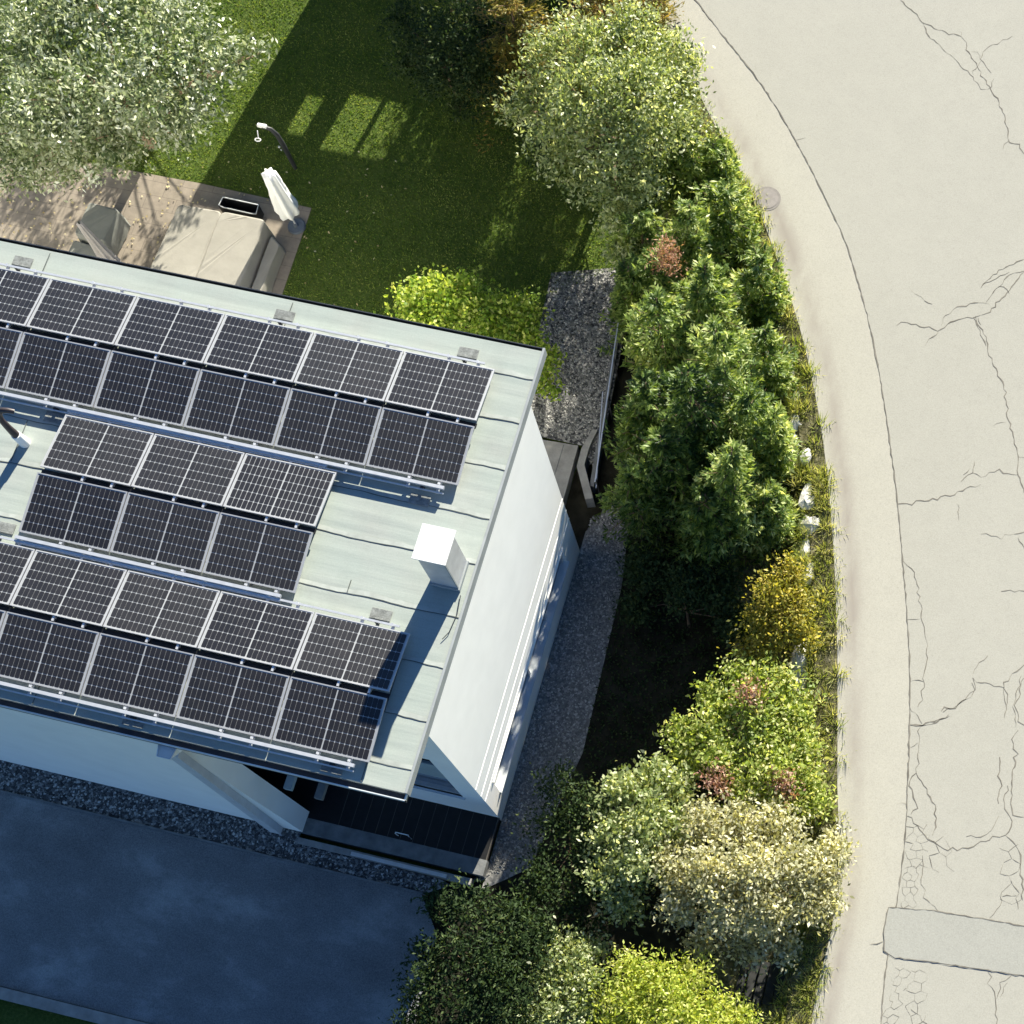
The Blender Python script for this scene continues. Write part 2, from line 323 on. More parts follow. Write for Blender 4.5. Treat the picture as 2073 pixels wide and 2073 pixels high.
# street edge (outer edge of the verge) and joint between pavement and carriageway
EDGE=[(1235,0),(1285,110),(1338,215),(1420,370),(1470,500),(1515,640),(1548,800),(1566,950),(1576,1100),(1580,1250),(1580,1400),(1580,1500),(1583,1600),(1572,1740),(1545,1850),(1530,1932)]
JOIN=[(1313,0),(1370,75),(1430,150),(1500,262),(1560,380),(1600,470),(1640,610),(1665,740),(1685,880),(1695,960),(1705,1080),(1713,1180),(1717,1300),(1715,1400),(1712,1500),(1706,1600),(1692,1705),(1672,1820),(1662,1932)]
def smooth(pts,k=4):
    P=[np.array(p,float) for p in pts]; P=[2*P[0]-P[1]]+P+[2*P[-1]-P[-2]]; out=[]
    for i in range(1,len(P)-2):
        for t in np.linspace(0,1,k,endpoint=False):
            a,b,c,d=P[i-1],P[i],P[i+1],P[i+2]; out.append(tuple(.5*((2*b)+(-a+c)*t+(2*a-5*b+4*c-d)*t*t+(-a+3*b-3*c+d)*t**3)))
    out.append(tuple(P[-2])); return out
edge=smooth([K(u,v,ZR) for u,v in EDGE]); join=smooth([K(u,v,ZR) for u,v in JOIN])
def extend(c,d=14):
    a=np.array(c[0]);b=np.array(c[3]); t=(a-b)/np.linalg.norm(a-b); s=tuple(a+t*d+np.array([-.35,-.1])*d*.3)
    a2=np.array(c[-1]);b2=np.array(c[-4]); t2=(a2-b2)/np.linalg.norm(a2-b2); return [s]+list(c)+[tuple(a2+t2*d)]
edge=extend(edge); join=extend(join)
def resamp(c,n=90):
    c=np.array(c); d=np.concatenate([[0],np.cumsum(np.linalg.norm(np.diff(c,axis=0),axis=1))]); t=np.linspace(0,d[-1],n)
    return [(float(a),float(b)) for a,b in zip(np.interp(t,d,c[:,0]),np.interp(t,d,c[:,1]))]
edge=resamp(edge); join=resamp(join)
def offset(c,d):
    out=[]
    for i,p in enumerate(c):
        a=np.array(c[max(i-1,0)]);b=np.array(c[min(i+1,len(c)-1)]); t=(b-a)/np.linalg.norm(b-a); nrm=np.array([-t[1],t[0]]); out.append(tuple(np.array(p)+nrm*d))   # +: towards the street
    return out
if offset(edge,1)[45][0]<edge[45][0]: SGN=-1
else: SGN=1
def off(c,d): return offset(c,SGN*d)
def strip(mb,c1,z1,c2,z2,mi=0):
    n=len(c1); mb.add([(x,y,z1) for x,y in c1]+[(x,y,z2) for x,y in c2],[(i,i+1,n+i+1,n+i) if SGN<0 else (n+i,n+i+1,i+1,i) for i in range(n-1)],mi)
# pavement strip
mb=MB(); strip(mb,join,ZR,edge,ZR); pav=struct(mb.build('pavement','pavement_asphalt'))
uvl=pav.data.uv_layers.new(name='UVMap'); nn_=len(join)
for lp in pav.data.loops: uvl.data[lp.index].uv=(0.0 if lp.vertex_index>=nn_ else 1.0,0.0)
# carriageway with its cracks and repair patch
rd=MB(); far=[(x+26,y+6) for x,y in join]; strip(rd,far,ZR+.004,join,ZR+.004)
rng0=random.Random(5)
def crackline(pts,w=.022,mi=1,jit=.024,z=ZR+.008,mb=None):
    mb=mb or rd; P=[]
    for i in range(len(pts)-1):
        a=np.array(pts[i]);b=np.array(pts[i+1]); L=np.linalg.norm(b-a); k=max(1,int(L/.09)); t=(b-a)/max(L,1e-6); nn=np.array([-t[1],t[0]])
        for j in range(k): P.append(a+(b-a)*j/k+nn*rng0.gauss(0,jit)*(1 if j or i else 0))
    P.append(np.array(pts[-1])); L=[];Rr=[]
    for i,p in enumerate(P):
        a=P[max(i-1,0)];b=P[min(i+1,len(P)-1)]; t=(b-a)/max(np.linalg.norm(b-a),1e-6); nn=np.array([-t[1],t[0]]); ww=w*.5*rng0.uniform(.15,1.5)*(.45 if i in(0,len(P)-1) else 1)
        L.append(p+nn*ww);Rr.append(p-nn*ww)
    n=len(P); mb.add([(*p,z) for p in L]+[(*p,z) for p in Rr],[(n+i,n+i+1,i+1,i) for i in range(n-1)],mi)
crackline(join,.026,1,.006,ZR+.0085)
def cr(x0,y0,s,lines,w=.02,mi=1):
    for l in lines: crackline(KC(x0,y0,s,l,ZR),w,mi)
A=(1373,0,2.76); B=(1200,600,2.213); C_=(1373,1373,2.76)
cr(*A,[[(1240,0),(1290,40),(1370,125),(1450,170),(1580,205),(1610,260),(1650,340),(1700,420),(1750,520),(1810,610),(1830,700),(1855,790),(1900,810),(1932,860)],
 [(1370,125),(1400,200),(1460,250)],[(1220,1820),(1280,1805),(1400,1830),(1450,1850),(1380,1932)],[(1450,1850),(1540,1790),(1640,1770),(1740,1740),(1840,1640),(1932,1520)],
 [(1470,1820),(1490,1760),(1560,1720),(1680,1690),(1740,1700)],[(1690,1610),(1740,1550),(1830,1490),(1932,1450)],[(1720,1690),(1760,1630),(1850,1530),(1932,1515)],[(1650,1775),(1680,1850),(1720,1932)],[(1375,1680),(1420,1700)]],.022)
cr(*A,[[(1460,250),(1520,310),(1580,370),(1650,430),(1690,500),(1730,500),(1765,440)],[(1640,290),(1690,310),(1700,350),(1750,410)],[(1690,330),(1700,290),(1740,260),(1800,235),(1870,200)],[(1650,420),(1670,370),(1695,335)],[(1790,1600),(1850,1640)],[(1700,1590),(1780,1560),(1850,1520)],[(645,795),(660,780),(715,770)],[(1580,205),(1585,180)],[(1845,790),(1815,835)],[(1675,1775),(1690,1815)],[(1300,1625),(1375,1680)]],.013)
cr(*B,[[(1715,90),(1760,200),(1800,310),(1850,430),(1860,540),(1890,640),(1905,720),(1905,800),(1932,880)],[(1365,930),(1450,922),(1560,900),(1640,880),(1690,850),(1740,842)],[(1700,790),(1740,810),(1820,780),(1905,800)],
 [(1420,1920),(1475,1920),(1530,1905),(1600,1880)],[(1560,1860),(1620,1840),(1700,1780),(1720,1740),(1700,1720),(1760,1735),(1840,1750),(1880,1690),(1950,1640)],[(1830,1322),(1950,1322)]],.022)
cr(*B,[[(1650,830),(1700,790),(1710,740)],[(1660,800),(1690,770)],[(1795,580),(1850,565)],[(1905,720),(1950,725)],[(1740,1065),(1830,1078),(1905,1065),(1950,1050)],[(1905,1080),(1950,1160)],
 [(1390,1185),(1430,1220),(1460,1290),(1470,1400),(1490,1500),(1497,1620),(1480,1750),(1455,1840)],[(1410,1448),(1465,1446)],[(1420,1725),(1480,1725)],[(1420,1840),(1475,1915)],[(1705,1690),(1730,1640),(1770,1610)],[(1840,1750),(1855,1830),(1845,1890)],[(1920,1700),(1890,1820),(1895,1932)],[(1635,930),(1640,1000)]],.014)
cr(*C_,[[(1480,190),(1560,150),(1620,120),(1665,60),(1640,25)],[(1290,262),(1360,262),(1440,245),(1510,205)],[(1930,0),(1885,150),(1900,240),(1960,300)],[(1900,290),(1865,340),(1885,420),(1860,560),(1865,700),(1870,770),(1960,785)],
 [(1795,440),(1800,600),(1790,700)],[(1790,770),(1750,850),(1690,885),(1610,885)],[(1840,600),(1825,700),(1850,780),(1870,800),(1830,880),(1760,890),(1650,940),(1560,958),(1480,955),(1400,900),(1340,820),(1280,770)],[(1830,880),(1890,930),(1910,1020),(1920,1150),(1925,1240)],
 [(1330,530),(1370,600),(1430,710),(1440,780),(1420,880)],[(1330,530),(1290,575),(1320,640),(1330,720),(1300,760)]],.022)
cr(*C_,[[(1355,270),(1350,350),(1345,450),(1330,530)],[(1340,360),(1295,390)],[(1365,990),(1360,1150),(1375,1220),(1470,1310)],[(1740,1340),(1800,1270),(1810,1190)],[(1860,1130),(1895,1200),(1900,1290)],[(1810,1220),(1890,1215)],[(1730,1640),(1740,1700),(1775,1780),(1770,1850),(1790,1960)],[(1870,1650),(1800,1700),(1780,1790)],[(1840,1700),(1800,1780)],[(1300,1850),(1400,1960)],[(1815,50),(1835,90),(1830,160)],[(1220,705),(1275,700)],[(1075,1485),(1145,1470)]],.014)
# alligator cracking beside the joint: polygon cells
def alligator(u0,u1,v0,v1,cu,cv,skew,seed,w=.013):
    r=random.Random(seed); nu=max(3,int((u1-u0)/(cu*.5))+1); nv=max(2,int((v1-v0)/(cv*.8))+1); P={}
    for j in range(nv):
        for i in range(nu):
            P[i,j]=(u0+(u1-u0)*i/(nu-1)+r.uniform(-.2,.2)*cu+skew*(j/(nv-1)),v0+(v1-v0)*j/(nv-1)+r.uniform(-.16,.16)*cv+(.16 if (i+j)%2 else -.16)*cv)
    for (i,j),p in P.items():
        if i+1<nu and r.random()<.93: crackline([K(*p,ZR),K(*P[i+1,j],ZR)],w,1,.006)
        if j+1<nv and (i+j)%2 and r.random()<.95: crackline([K(*p,ZR),K(*P[i,j+1],ZR)],w,1,.006)
alligator(1712,1752,1560,1635,17,17,-4,1); alligator(1707,1735,1635,1712,14,15,-8,2); alligator(1752,1792,1585,1640,22,24,6,3,.011)
alligator(1690,1716,1830,1932,15,18,-26,4); alligator(1716,1750,1832,1932,20,24,-8,6,.012); alligator(1888,1925,1600,1700,26,30,4,8,.011)
pp=KC(*C_,[(1175,1280),(1400,1295),(1700,1345),(2100,1410),(2100,1680),(1860,1652),(1600,1612),(1400,1582),(1210,1562),(1150,1522),(1148,1420)],ZR)
a_=sum(pp[i][0]*pp[(i+1)%len(pp)][1]-pp[(i+1)%len(pp)][0]*pp[i][1] for i in range(len(pp)));  pp=pp if a_>0 else pp[::-1]
rd.add([(x,y,ZR+.012) for x,y in pp],[tuple(range(len(pp)))],2)
pl=KC(*C_,[(1175,1280),(1400,1295),(1700,1345),(2100,1410)],ZR); crackline(pl,.02,1,.006,ZR+.016)
pl=KC(*C_,[(1175,1280),(1148,1420),(1150,1522),(1210,1562),(1400,1582),(1600,1612),(1860,1652),(2100,1680)],ZR); crackline(pl,.02,1,.006,ZR+.016)
struct(rd.build('road',['road_asphalt','crack','patch_asphalt','crack_soft']))
# verge + bank
v1=off(edge,-.0); v2=off(edge,-.50); v3=off(edge,-.95); v4=off(edge,-2.3)
mb=MB(); strip(mb,v1,ZR-.004,v2,ZR-.10); strip(mb,v2,ZR-.10,v3,.45); strip(mb,v3,.45,v4,-.2); struct(mb.build('bank','bank_soil'))
# garden levels
sheet('lawn',[(-40,.2),K(1000,700),K(1180,560),K(1180,440),(.3,9.5),(-2.2,13.8),(-4.5,19),(-40,34)],0,'lawn',thick=.3)
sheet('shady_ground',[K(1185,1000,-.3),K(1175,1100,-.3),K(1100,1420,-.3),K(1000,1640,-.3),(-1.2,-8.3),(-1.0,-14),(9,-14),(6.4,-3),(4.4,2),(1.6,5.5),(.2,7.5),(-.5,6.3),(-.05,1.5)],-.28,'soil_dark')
Rb=sorted([(1.1,1.4),K(1185,1000,-.3),K(1175,1100,-.3),K(1100,1420,-.3),K(1000,1640,-.3),(-.15,-8.35)],key=lambda q:q[1])
mb=MB(); ys=[1.3-.4*i for i in range(25)]; xr_=[float(np.interp(y,[q[1] for q in Rb],[q[0] for q in Rb])) for y in ys]
mb.add([(.01 if y<.9 else .25,y,-.262) for y in ys]+[(x,y,-.262) for x,y in zip(xr_,ys)],[(i+1,len(ys)+i+1,len(ys)+i,i) for i in range(len(ys)-1)]); struct(mb.build('gravel_path','gravel_grey'))
sheet('gravel_yard',[K(1040,515),K(1165,505),K(1185,600),(-.05,1.6),(-.35,2.5),(-1.6,2.5),(-2.4,.3),K(1000,700)],.01,'gravel_dark')
sheet('patio',[(-26,7.0),(-17.3,7.0),(-15.3,7.35),(-12,7.4),(-8.98,7.32),(-8.8,0),(-26,0)],.02,'pavers',thick=.06)
kb=(-9.64,-12.69)
sheet('driveway',[(-30,-8.58),(-1.2,-8.62),(-.6,-9.4),(-.3,-16),(-5,-12.64),(-30,-12.75)],-.02,'driveway_asphalt')
sheet('driveway_apron',[(-5,-12.64),(-.3,-16),(-5,-16)],-.02,'driveway_asphalt')
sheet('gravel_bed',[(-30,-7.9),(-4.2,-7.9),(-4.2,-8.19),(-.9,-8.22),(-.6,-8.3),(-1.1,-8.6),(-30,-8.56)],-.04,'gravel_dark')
mb=MB(); mb.prism([(-30,-12.78),(-5,-12.65),(-5,-12.90),(-30,-13.03)],-.3,.03); tag(mb.build('kerb','concrete'),'long grey concrete kerb along the lower edge of the dark driveway','kerb')
mb=MB(); mb.prism([(-30,-8.555),(-1.15,-8.60),(-1.1,-8.64),(-30,-8.61)],-.3,.005); tag(mb.build('edging_strip','concrete_dark'),'thin dark edging between gravel bed and driveway','edging')
# ================================================================== HOUSE
RZ=7.723
house=empty('house','white flat roofed house with pale green membrane roof under solar panels','house',(-5,-3.5,0))
mb=MB()
# east gable: plaster field above, plinth, piers
T=.30
mb.box(-T,0,-6.62,0,1.42,RZ-.18); mb.box(-T,0,-6.62,0,-.36,.60); mb.box(-T,.0,-.65,0,.60,1.42); mb.box(-T,.0,-6.62,-6.15,.60,1.42)
# south facade right part with window opening x -3.3..-.5, z 1.55..4.68
Y=-6.62
mb.box(-.5,-T-.0,Y,Y+T,-.1,RZ-.18); mb.box(-3.7,-3.3,Y,Y+T,-.1,RZ-.18); mb.box(-9.0,-3.7,Y,Y+T,6.9,RZ-.18); mb.box(-3.3,-.5,Y,Y+T,-.1,1.55); mb.box(-3.3,-.5,Y,Y+T,4.68,RZ-.18)
# projecting west block
mb.box(-26,-4.15,-7.93,-7.46,-.1,RZ-.18); mb.box(-9.3,-9.0,-7.46,-6.62,-.1,RZ-.18)
# north and west walls
mb.box(-26,-T,-.3,0,-.1,RZ-.18); mb.box(-26,-25.7,-7.6,-.3,-.1,RZ-.18)
mb.build('wall','white_render',house)
mb=MB()
mb.box(0,.012,-6.62,0,2.62,2.66); mb.box(0,.012,-6.62,0,2.02,2.08); mb.box(0,.012,-6.62,0,1.60,1.63); mb.box(0,.03,-6.15,-.65,1.42,1.46)
mb.build('cornice','white_render',house)
# east window band
wb=MB(); wb.box(-.16,-.14,-6.15,-.65,.60,1.42)
win=wb.build('window','glass_dark',house)
mb=MB(); 
for y in (-.68,-2.1,-3.45,-4.82,-6.12): mb.box(-.14,-.07,y-.035,y+.035,.60,1.42)
mb.box(-.14,-.08,-6.15,-.65,1.36,1.42); mb.box(-.14,-.08,-6.15,-.65,.98,1.01)
mb.build('frame','alu',win)
mb=MB(); mb.box(-.14,.05,-6.17,-.63,.575,.61); mb.build('sill','gutter_lip',win)
# south window
wb=MB(); wb.box(-3.3,-.5,Y+.12,Y+.14,1.55,4.68); win=wb.build('window','glass_dark',house)
mb=MB()
for x in (-3.26,-1.9,-.54): mb.box(x-.04,x+.04,Y+.05,Y+.12,1.55,4.68)
mb.box(-3.3,-.5,Y+.05,Y+.12,4.6,4.68); mb.box(-3.3,-.5,Y+.03,Y+.12,1.55,1.63); mb.build('frame','alu',win)
mb=MB(); mb.box(-3.2,-.6,Y+.09,Y+.118,2.60,3.75); mb.build('blind','blind',win)
mb=MB(); mb.box(-3.35,-.45,Y-.05,Y+.06,1.50,1.55); mb.build('sill','gutter_lip',win)
wb=MB(); wb.box(-9.0,-3.7,Y+.10,Y+.13,0,6.9); win=wb.build('window','glass_dark',house)
mb=MB()
for x in (-8.96,-7.2,-5.5,-3.74): mb.box(x-.04,x+.04,Y+.03,Y+.10,0,6.9)
mb.box(-9,-3.7,Y+.03,Y+.10,2.9,3.2); mb.build('frame','dark_steel',win)
# north windows
for x in (-3.2,-7.2,-11.2):
    wb=MB(); wb.box(x,x+2.4,0,.03,.2,2.5); win=wb.build('window','glass_dark',house)
    mb=MB(); mb.box(x-.06,x,0,.06,.14,2.56); mb.box(x+2.4,x+2.46,0,.06,.14,2.56); mb.box(x,x+2.4,0,.06,2.5,2.56); mb.box(x+1.17,x+1.23,.03,.06,.2,2.5); mb.build('frame','dark_steel',win)
# roof slab: undulating membrane surface
def rgrid(x0,x1,y0,y1,nx,ny):
    vs=[];fs=[]
    for j in range(ny+1):
        for i in range(nx+1):
            x=x0+(x1-x0)*i/nx; y=y0+(y1-y0)*j/ny
            edge_=min(1,(x1-x)/.3,(y-y0)/.3,(y1-y)/.3)
            z=RZ+edge_*(.0016*math.sin(y*9+math.sin(x*.9)*1.4)+.0014*math.sin(y*23+x*.7+1.3*math.sin(x*.31)))
            vs.append((x,y,z))
    for j in range(ny):
        for i in range(nx): a=j*(nx+1)+i; fs.append((a,a+1,a+nx+2,a+nx+1))
    return vs,fs
mb=MB(); x0,x1,y0,y1=-26,.17,-7.86,.69
mb.add(*rgrid(x0,x1,y0,y1,130,150),0,True)
mb.box(x0,x1,y0,y1,RZ-.18,RZ-.035)
for y in (.09,-.82,-1.77,-2.74,-3.62,-4.65,-5.60,-6.58,-7.45):     # lapped seams
    P=[(x0+i*.5,y+.012*math.sin(i*1.7+y*5)) for i in range(int((x1-x0)/.5)+1)]; P.append((x1,y))
    n=len(P); 
    rs=random.Random(int(y*100)); P=[(x0+i*.14,y+.012*math.sin(i*.5+y*5)+rs.gauss(0,.004)) for i in range(int((x1-x0)/.14)+1)]+[(x1,y)]; n=len(P)
    lo=[(px,py-.005-abs(rs.gauss(0,.004)),RZ+.0085) for px,py in P]; hi=[(px,py+.005,RZ+.0095) for px,py in P]; up=[(px,py+.085+rs.gauss(0,.010),RZ+.006) for px,py in P]
    mb.add(lo+hi,[(i,i+1,n+i+1,n+i) for i in range(n-1)],1); mb.add(hi+up,[(i,i+1,n+i+1,n+i) for i in range(n-1)],2)
for x,ya,yb in ((-9.55,.12,.64),(-4.67,.12,.64),(-8.68,-3.60,-2.76),(-.60,-6.56,-5.62),(-1.9,-4.63,-4.4),(-.62,-7.84,-7.47),(-3.1,-2.72,-2.5),(-6.6,-7.84,-7.47)):
    mb.add([(x,ya,RZ+.017),(x+.018,ya,RZ+.017),(x+.018,yb,RZ+.017),(x,yb,RZ+.017)],[(0,1,2,3)],1)
roof=mb.build('roof',['roof_membrane','seam','roof_lap'],house)
mb=MB(); mb.box(x1,x1+.045,y0,y1+.06,RZ-.2,RZ+.03); mb.build('edge_trim','edge_trim',roof)
def gutter(name,ya,yb,lipmat):
    s=1 if yb>ya else -1; mb=MB(); lo,hi=min(ya,yb),max(ya,yb)
    mb.box(x0,x1+.03,lo,hi,RZ-.17,RZ-.11); inner=ya; mb.box(x0,x1+.03,min(yb,yb-s*.018),max(yb,yb-s*.018),RZ-.11,RZ-.015,1 if lipmat else 0)
    mb.box(x1+.012,x1+.03,lo,hi,RZ-.11,RZ-.02,1 if lipmat else 0)
    return mb.build(name,['gutter','gutter_lip'],roof)
gutter('gutter',.69,.77,False); gutter('gutter',-7.86,-7.985,True)
# chimney
mb=MB(); cx0,cx1,cy0,cy1=-.46,.02,-4.15,-3.62
mb.box(cx0,cx1,cy0,cy1,RZ,RZ+1.28); ch=mb.build('chimney','chimney_sheet',house)
mb=MB(); cz=RZ+1.36; mb.box(-.49,.10,-4.23,-3.585,cz,cz+.03); mb.build('cap','cap_metal',ch)
mb=MB(); mb.box(cx0+.05,cx1-.05,cy0+.05,cy1-.05,RZ+1.28,RZ+1.36); mb.build('flue','dark_steel',ch)
mb=MB(); mb.box(cx0-.03,cx1+.03,cy0-.03,cy0,RZ,RZ+.09); mb.box(cx1,cx1+.03,cy0,cy1,RZ,RZ+.09); mb.box(cx0-.03,cx0,cy0,cy1,RZ,RZ+.09);mb.box(cx1-.018,cx1+.008,cy0-.008,cy0+.018,RZ+.09,RZ+1.27); mb.build('flashing','edge_trim',ch)
mb=MB(); P=[(.08,-4.25,RZ+.03),(.12,-4.6,RZ+.03),(.08,-4.95,RZ+.03),(.0,-5.1,RZ+.03)]; mb.tube(P,.008,5); mb.build('cable','dark_steel',roof)
# rainwater hopper and box downpipe on the projecting block
dp=MB()
dp.hexa([(-4.24,-8.0,7.22),(-4.04,-8.0,7.22),(-4.0,-7.94,7.22),(-4.28,-7.94,7.22)],[(-4.26,-8.17,7.5),(-4.02,-8.17,7.5),(-3.98,-7.94,7.5),(-4.30,-7.94,7.5)])
hop=MB(); 
for a,b in (((-4.30,-7.95),(-4.26,-8.18)),((-4.26,-8.18),(-4.02,-8.18)),((-4.02,-8.18),(-3.98,-7.95))): hop.rod((*a,7.52),(*b,7.52),.02,.03)
pipe=dp.build('downpipe','white_render',house); hop.build('hopper_rim','gutter_lip',pipe)
mb=MB(); mb.hexa([(-4.85,-8.10,.02),(-4.60,-8.10,.02),(-4.60,-7.935,.02),(-4.85,-7.935,.02)],[(-4.27,-8.08,7.25),(-4.03,-8.08,7.25),(-4.03,-7.935,7.25),(-4.27,-7.935,7.25)]); mb.build('pipe_shaft','pipe_grey',pipe)
# loggia beams
for x,z,mt in ((-3.55,3.3,'blind'),(-3.0,3.0,'concrete_dark')):
    mb=MB(); mb.box(x,x+.16,-7.6,-6.62,z,z+.14); mb.build('beam',mt,house)
# roof vent with gooseneck
x,y=-8.55,-3.2
vp=empty('vent_pipe','curved black roof vent pipe on a white base left of the middle solar array','vent pipe',(x,y,RZ))
mb=MB(); mb.tube([(x,y,RZ),(x-.01,y,RZ+.34)],[.10,.085],14); mb.build('pipe_base','white_render',vp)
mb=MB(); mb.tube([(x-.01,y,RZ+.30),(x-.04,y+.02,RZ+.55),(x-.08,y+.06,RZ+.78),(x-.06,y+.11,RZ+.93),(x+.02,y+.15,RZ+1.0),(x+.12,y+.18,RZ+.98),(x+.2,y+.2,RZ+.93)],[.075,.062,.055,.055,.052,.048,.045],12); mb.build('elbow','rubber_black',vp)
# ------------------------------------------------------------------ terrace deck
dk=empty('deck','dark boarded terrace deck in the shade below the south eave','deck',(-2,-7.1,0))
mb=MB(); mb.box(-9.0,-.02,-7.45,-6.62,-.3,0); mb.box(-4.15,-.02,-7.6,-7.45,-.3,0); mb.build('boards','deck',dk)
mb=MB()
for i in range(12): x=-.30-i*.285; mb.box(x,x+.012,-7.6,-6.63,0.0,.004)
mb.box(-.02,0,-7.62,-6.62,-.1,.01); mb.build('joint_strips','deck_gap',dk)
mb=MB(); mb.box(-4.2,0.02,-7.95,-7.6,-.3,.02); tag(mb.build('terrace_kerb','concrete_dark'),'grey concrete band along the front of the dark deck','kerb')
mb=MB(); mb.box(-4.2,-.2,-8.2,-8.06,-.3,.0); mb.box(-2.95,-.75,-8.18,-8.1,0,.03,1); tag(mb.build('metal_edging',['concrete','alu']),'pale metal edging strip between deck kerb and gravel bed','edging')
mb=MB(); mb.tube([(-2.06,-7.52,0),(-2.06,-7.52,.26),(-2.05,-7.50,.30),(-1.76,-7.5,.30),(-1.75,-7.52,.26),(-1.75,-7.52,0)],.012,6); tag(mb.build('hoop_rail','gutter_lip'),'small thin metal hoop standing on the dark deck','hoop rail')
# ================================================================== SOLAR ARRAYS
PW,PL=1.722,1.126
def panel_parts(dim=0):
    e=bpy.data.objects.new('solar_panel',None); COL.objects.link(e)
    mb=MB(); fw=.022; t=.035
    mb.box(0,PW,0,fw,-t,0); mb.box(0,PW,PL-fw,PL,-t,0); mb.box(0,fw,fw,PL-fw,-t,0); mb.box(PW-fw,PW,fw,PL-fw,-t,0); f=mb.build('frame','panel_frame',e)
    mb=MB(); mb.box(fw,PW-fw,fw,PL-fw,-t+.004,-.008,0)
    gx=.008 if dim else .0034; gy=.010; cg=.024; mx=.022; my=.016
    cw=(PW-2*fw-2*mx-cg-16*gx)/18; chh=(PL-2*fw-2*my-5*gy)/6; c=.017
    for i in range(18):
        x=fw+mx+i*(cw+gx)+(cg-gx if i>=9 else 0)
        for j in range(6):
            y=fw+my+j*(chh+gy); z=-.0055
            mb.add([(x+c*.6,y,z),(x+cw-c*.6,y,z),(x+cw,y+c,z),(x+cw,y+chh-c,z),(x+cw-c*.6,y+chh,z),(x+c*.6,y+chh,z),(x,y+chh-c,z),(x,y+c,z)],[tuple(range(8))],1)
    mb.build('cells',['backsheet','cell'],e); return e
simple('backsheet',(.34,.35,.355),.4,.5,var=.05,coat=.3)
m,nt,b=newmat('cell',.40,.5); v=coords(nt); oi=nt.nodes.new('ShaderNodeObjectInfo')
f=noise(nt,v,3.0,3); 
nt.links.new(ramp(nt,f,[(.3,(.009,.0088,.0105)),(.7,(.018,.0165,.018))]),b.inputs['Base Color']); mr=nt.nodes.new('ShaderNodeMapRange'); mr.inputs[3].default_value=.36; mr.inputs[4].default_value=.50; nt.links.new(oi.outputs['Random'],mr.inputs[0]); nt.links.new(mr.outputs[0],b.inputs['Roughness']); b.inputs['Coat Weight'].default_value=.25; b.inputs['Coat Roughness'].default_value=.12
proto=[None,None]; first=[True]
ORD=['first','second','third','fourth','fifth','sixth']
DZ=.1253; GAP=.121; AA=math.sqrt(PL**2-DZ**2); TILT=math.asin(DZ/PL); E1=.115
def make(dim): 
    o=panel_parts(dim); return o
ARR=[('top','topmost',-.530,.0676,6),('middle','middle',-2.728,-2.541,3),('bottom','lowest',-.537,-5.157,5)]
def dupl(e):
    c=e.copy(); COL.objects.link(c)
    for ch in e.children: d=ch.copy(); COL.objects.link(d); d.parent=c
    return c
used={}
for key,adj,xr,yt,nmod in ARR:
    for row in (0,1):
        for i in range(nmod):
            dim=1 if (key=='middle' and row==0 and i==0) else 0
            if dim not in used: used[dim]=panel_parts(dim); o=used[dim]
            else: o=dupl(used[dim])
            x=xr-PW-i*1.745
            if row==0: o.location=(x,yt-AA,RZ+E1+DZ+.035); o.rotation_euler=(-TILT,0,0)
            else: o.location=(x,yt-2*AA-GAP,RZ+E1+.035); o.rotation_euler=(TILT,0,0)
            cnt=ORD[i]+' from the right'
            tone='brownish' if row==0 else 'blue-black'
            o['label']=f"{tone} solar panel, {cnt}, {'upper' if row==0 else 'lower'} row of {adj} array"
            o['category']='solar panel'; o['group']='solar panels on the roof'
def mount(key,adj,xr,yt,nmod,pads):
    xl=xr-nmod*1.745+.02; yS=yt-2*AA-GAP
    e=empty('mounting_frame',f'aluminium mounting rails and tubes carrying the {adj} solar array','mounting frame',((xl+xr)/2,(yt+yS)/2,RZ),'solar mounting frames')
    xe=xr-.22
    for y,z,r in ((yt+.085,RZ+.12,.022),(yS-.115,RZ+.155,.035),(yS-.20,RZ+.10,.014)):
        mb=MB(); mb.rod((xl,y,z),(xe if r>.03 else xe-.0,y,z),r*1.7,r*1.7); mb.build('rail','alu',e)
    k=0; x=xe-.12
    while x>xl:
        mb=MB(); mb.box(x-.03,x+.03,yt-.06,yt+.12,RZ+.075,RZ+.10); mb.box(x-.035,x+.0,yt+.055,yt+.115,RZ+.098,RZ+.15); mb.build('bracket','alu',e)
        mb=MB(); mb.box(x-.03,x+.03,yS-.21,yS+.05,RZ+.06,RZ+.09); mb.box(x-.025,x+.025,yS-.06,yS-.02,RZ+.088,RZ+.15); mb.build('bracket','alu',e)
        mb=MB(); mb.rod((x,yt-.05,RZ+.07),(x,yt-AA-.05,RZ+.185),.035,.03); mb.build('support_bar','alu',e)
        mb=MB(); mb.rod((x,yS+.05,RZ+.07),(x,yS+AA-.0,RZ+.185),.035,.03); mb.build('support_bar','alu',e)
        mb=MB(); mb.box(x-.02,x+.02,yt-AA-GAP*.8,yt-AA-.01,RZ+E1+DZ-.03,RZ+E1+DZ+.012); mb.build('clamp','alu',e)
        mb=MB(); mb.box(x-.03,x+.03,yt-AA-GAP*.5-.03,yt-AA-GAP*.5+.03,RZ,RZ+.13); mb.build('post','alu',e)
        x-=.56 if k%2==0 else 1.185; k+=1
    mb=MB(); mb.box(xl,xr,yt-AA-GAP+.012,yt-AA-.012,RZ+E1+DZ-.09,RZ+E1+DZ-.07); mb.build('cable_tray','plastic_black',e)
    for px,py in pads:
        mb=MB(); mb.box(px-.19,px+.19,py-.10,py+.10,RZ+.010,RZ+.022); mb.build('pad','patch_bitumen',e,.008)
    for px,py in pads:
        mb=MB(); yy=yt+.09 if py>yS+1 else yS-.16; mb.box(px-.03,px+.03,yy-.03,yy+.03,RZ+.02,RZ+.12); mb.build('foot','dark_steel',e)
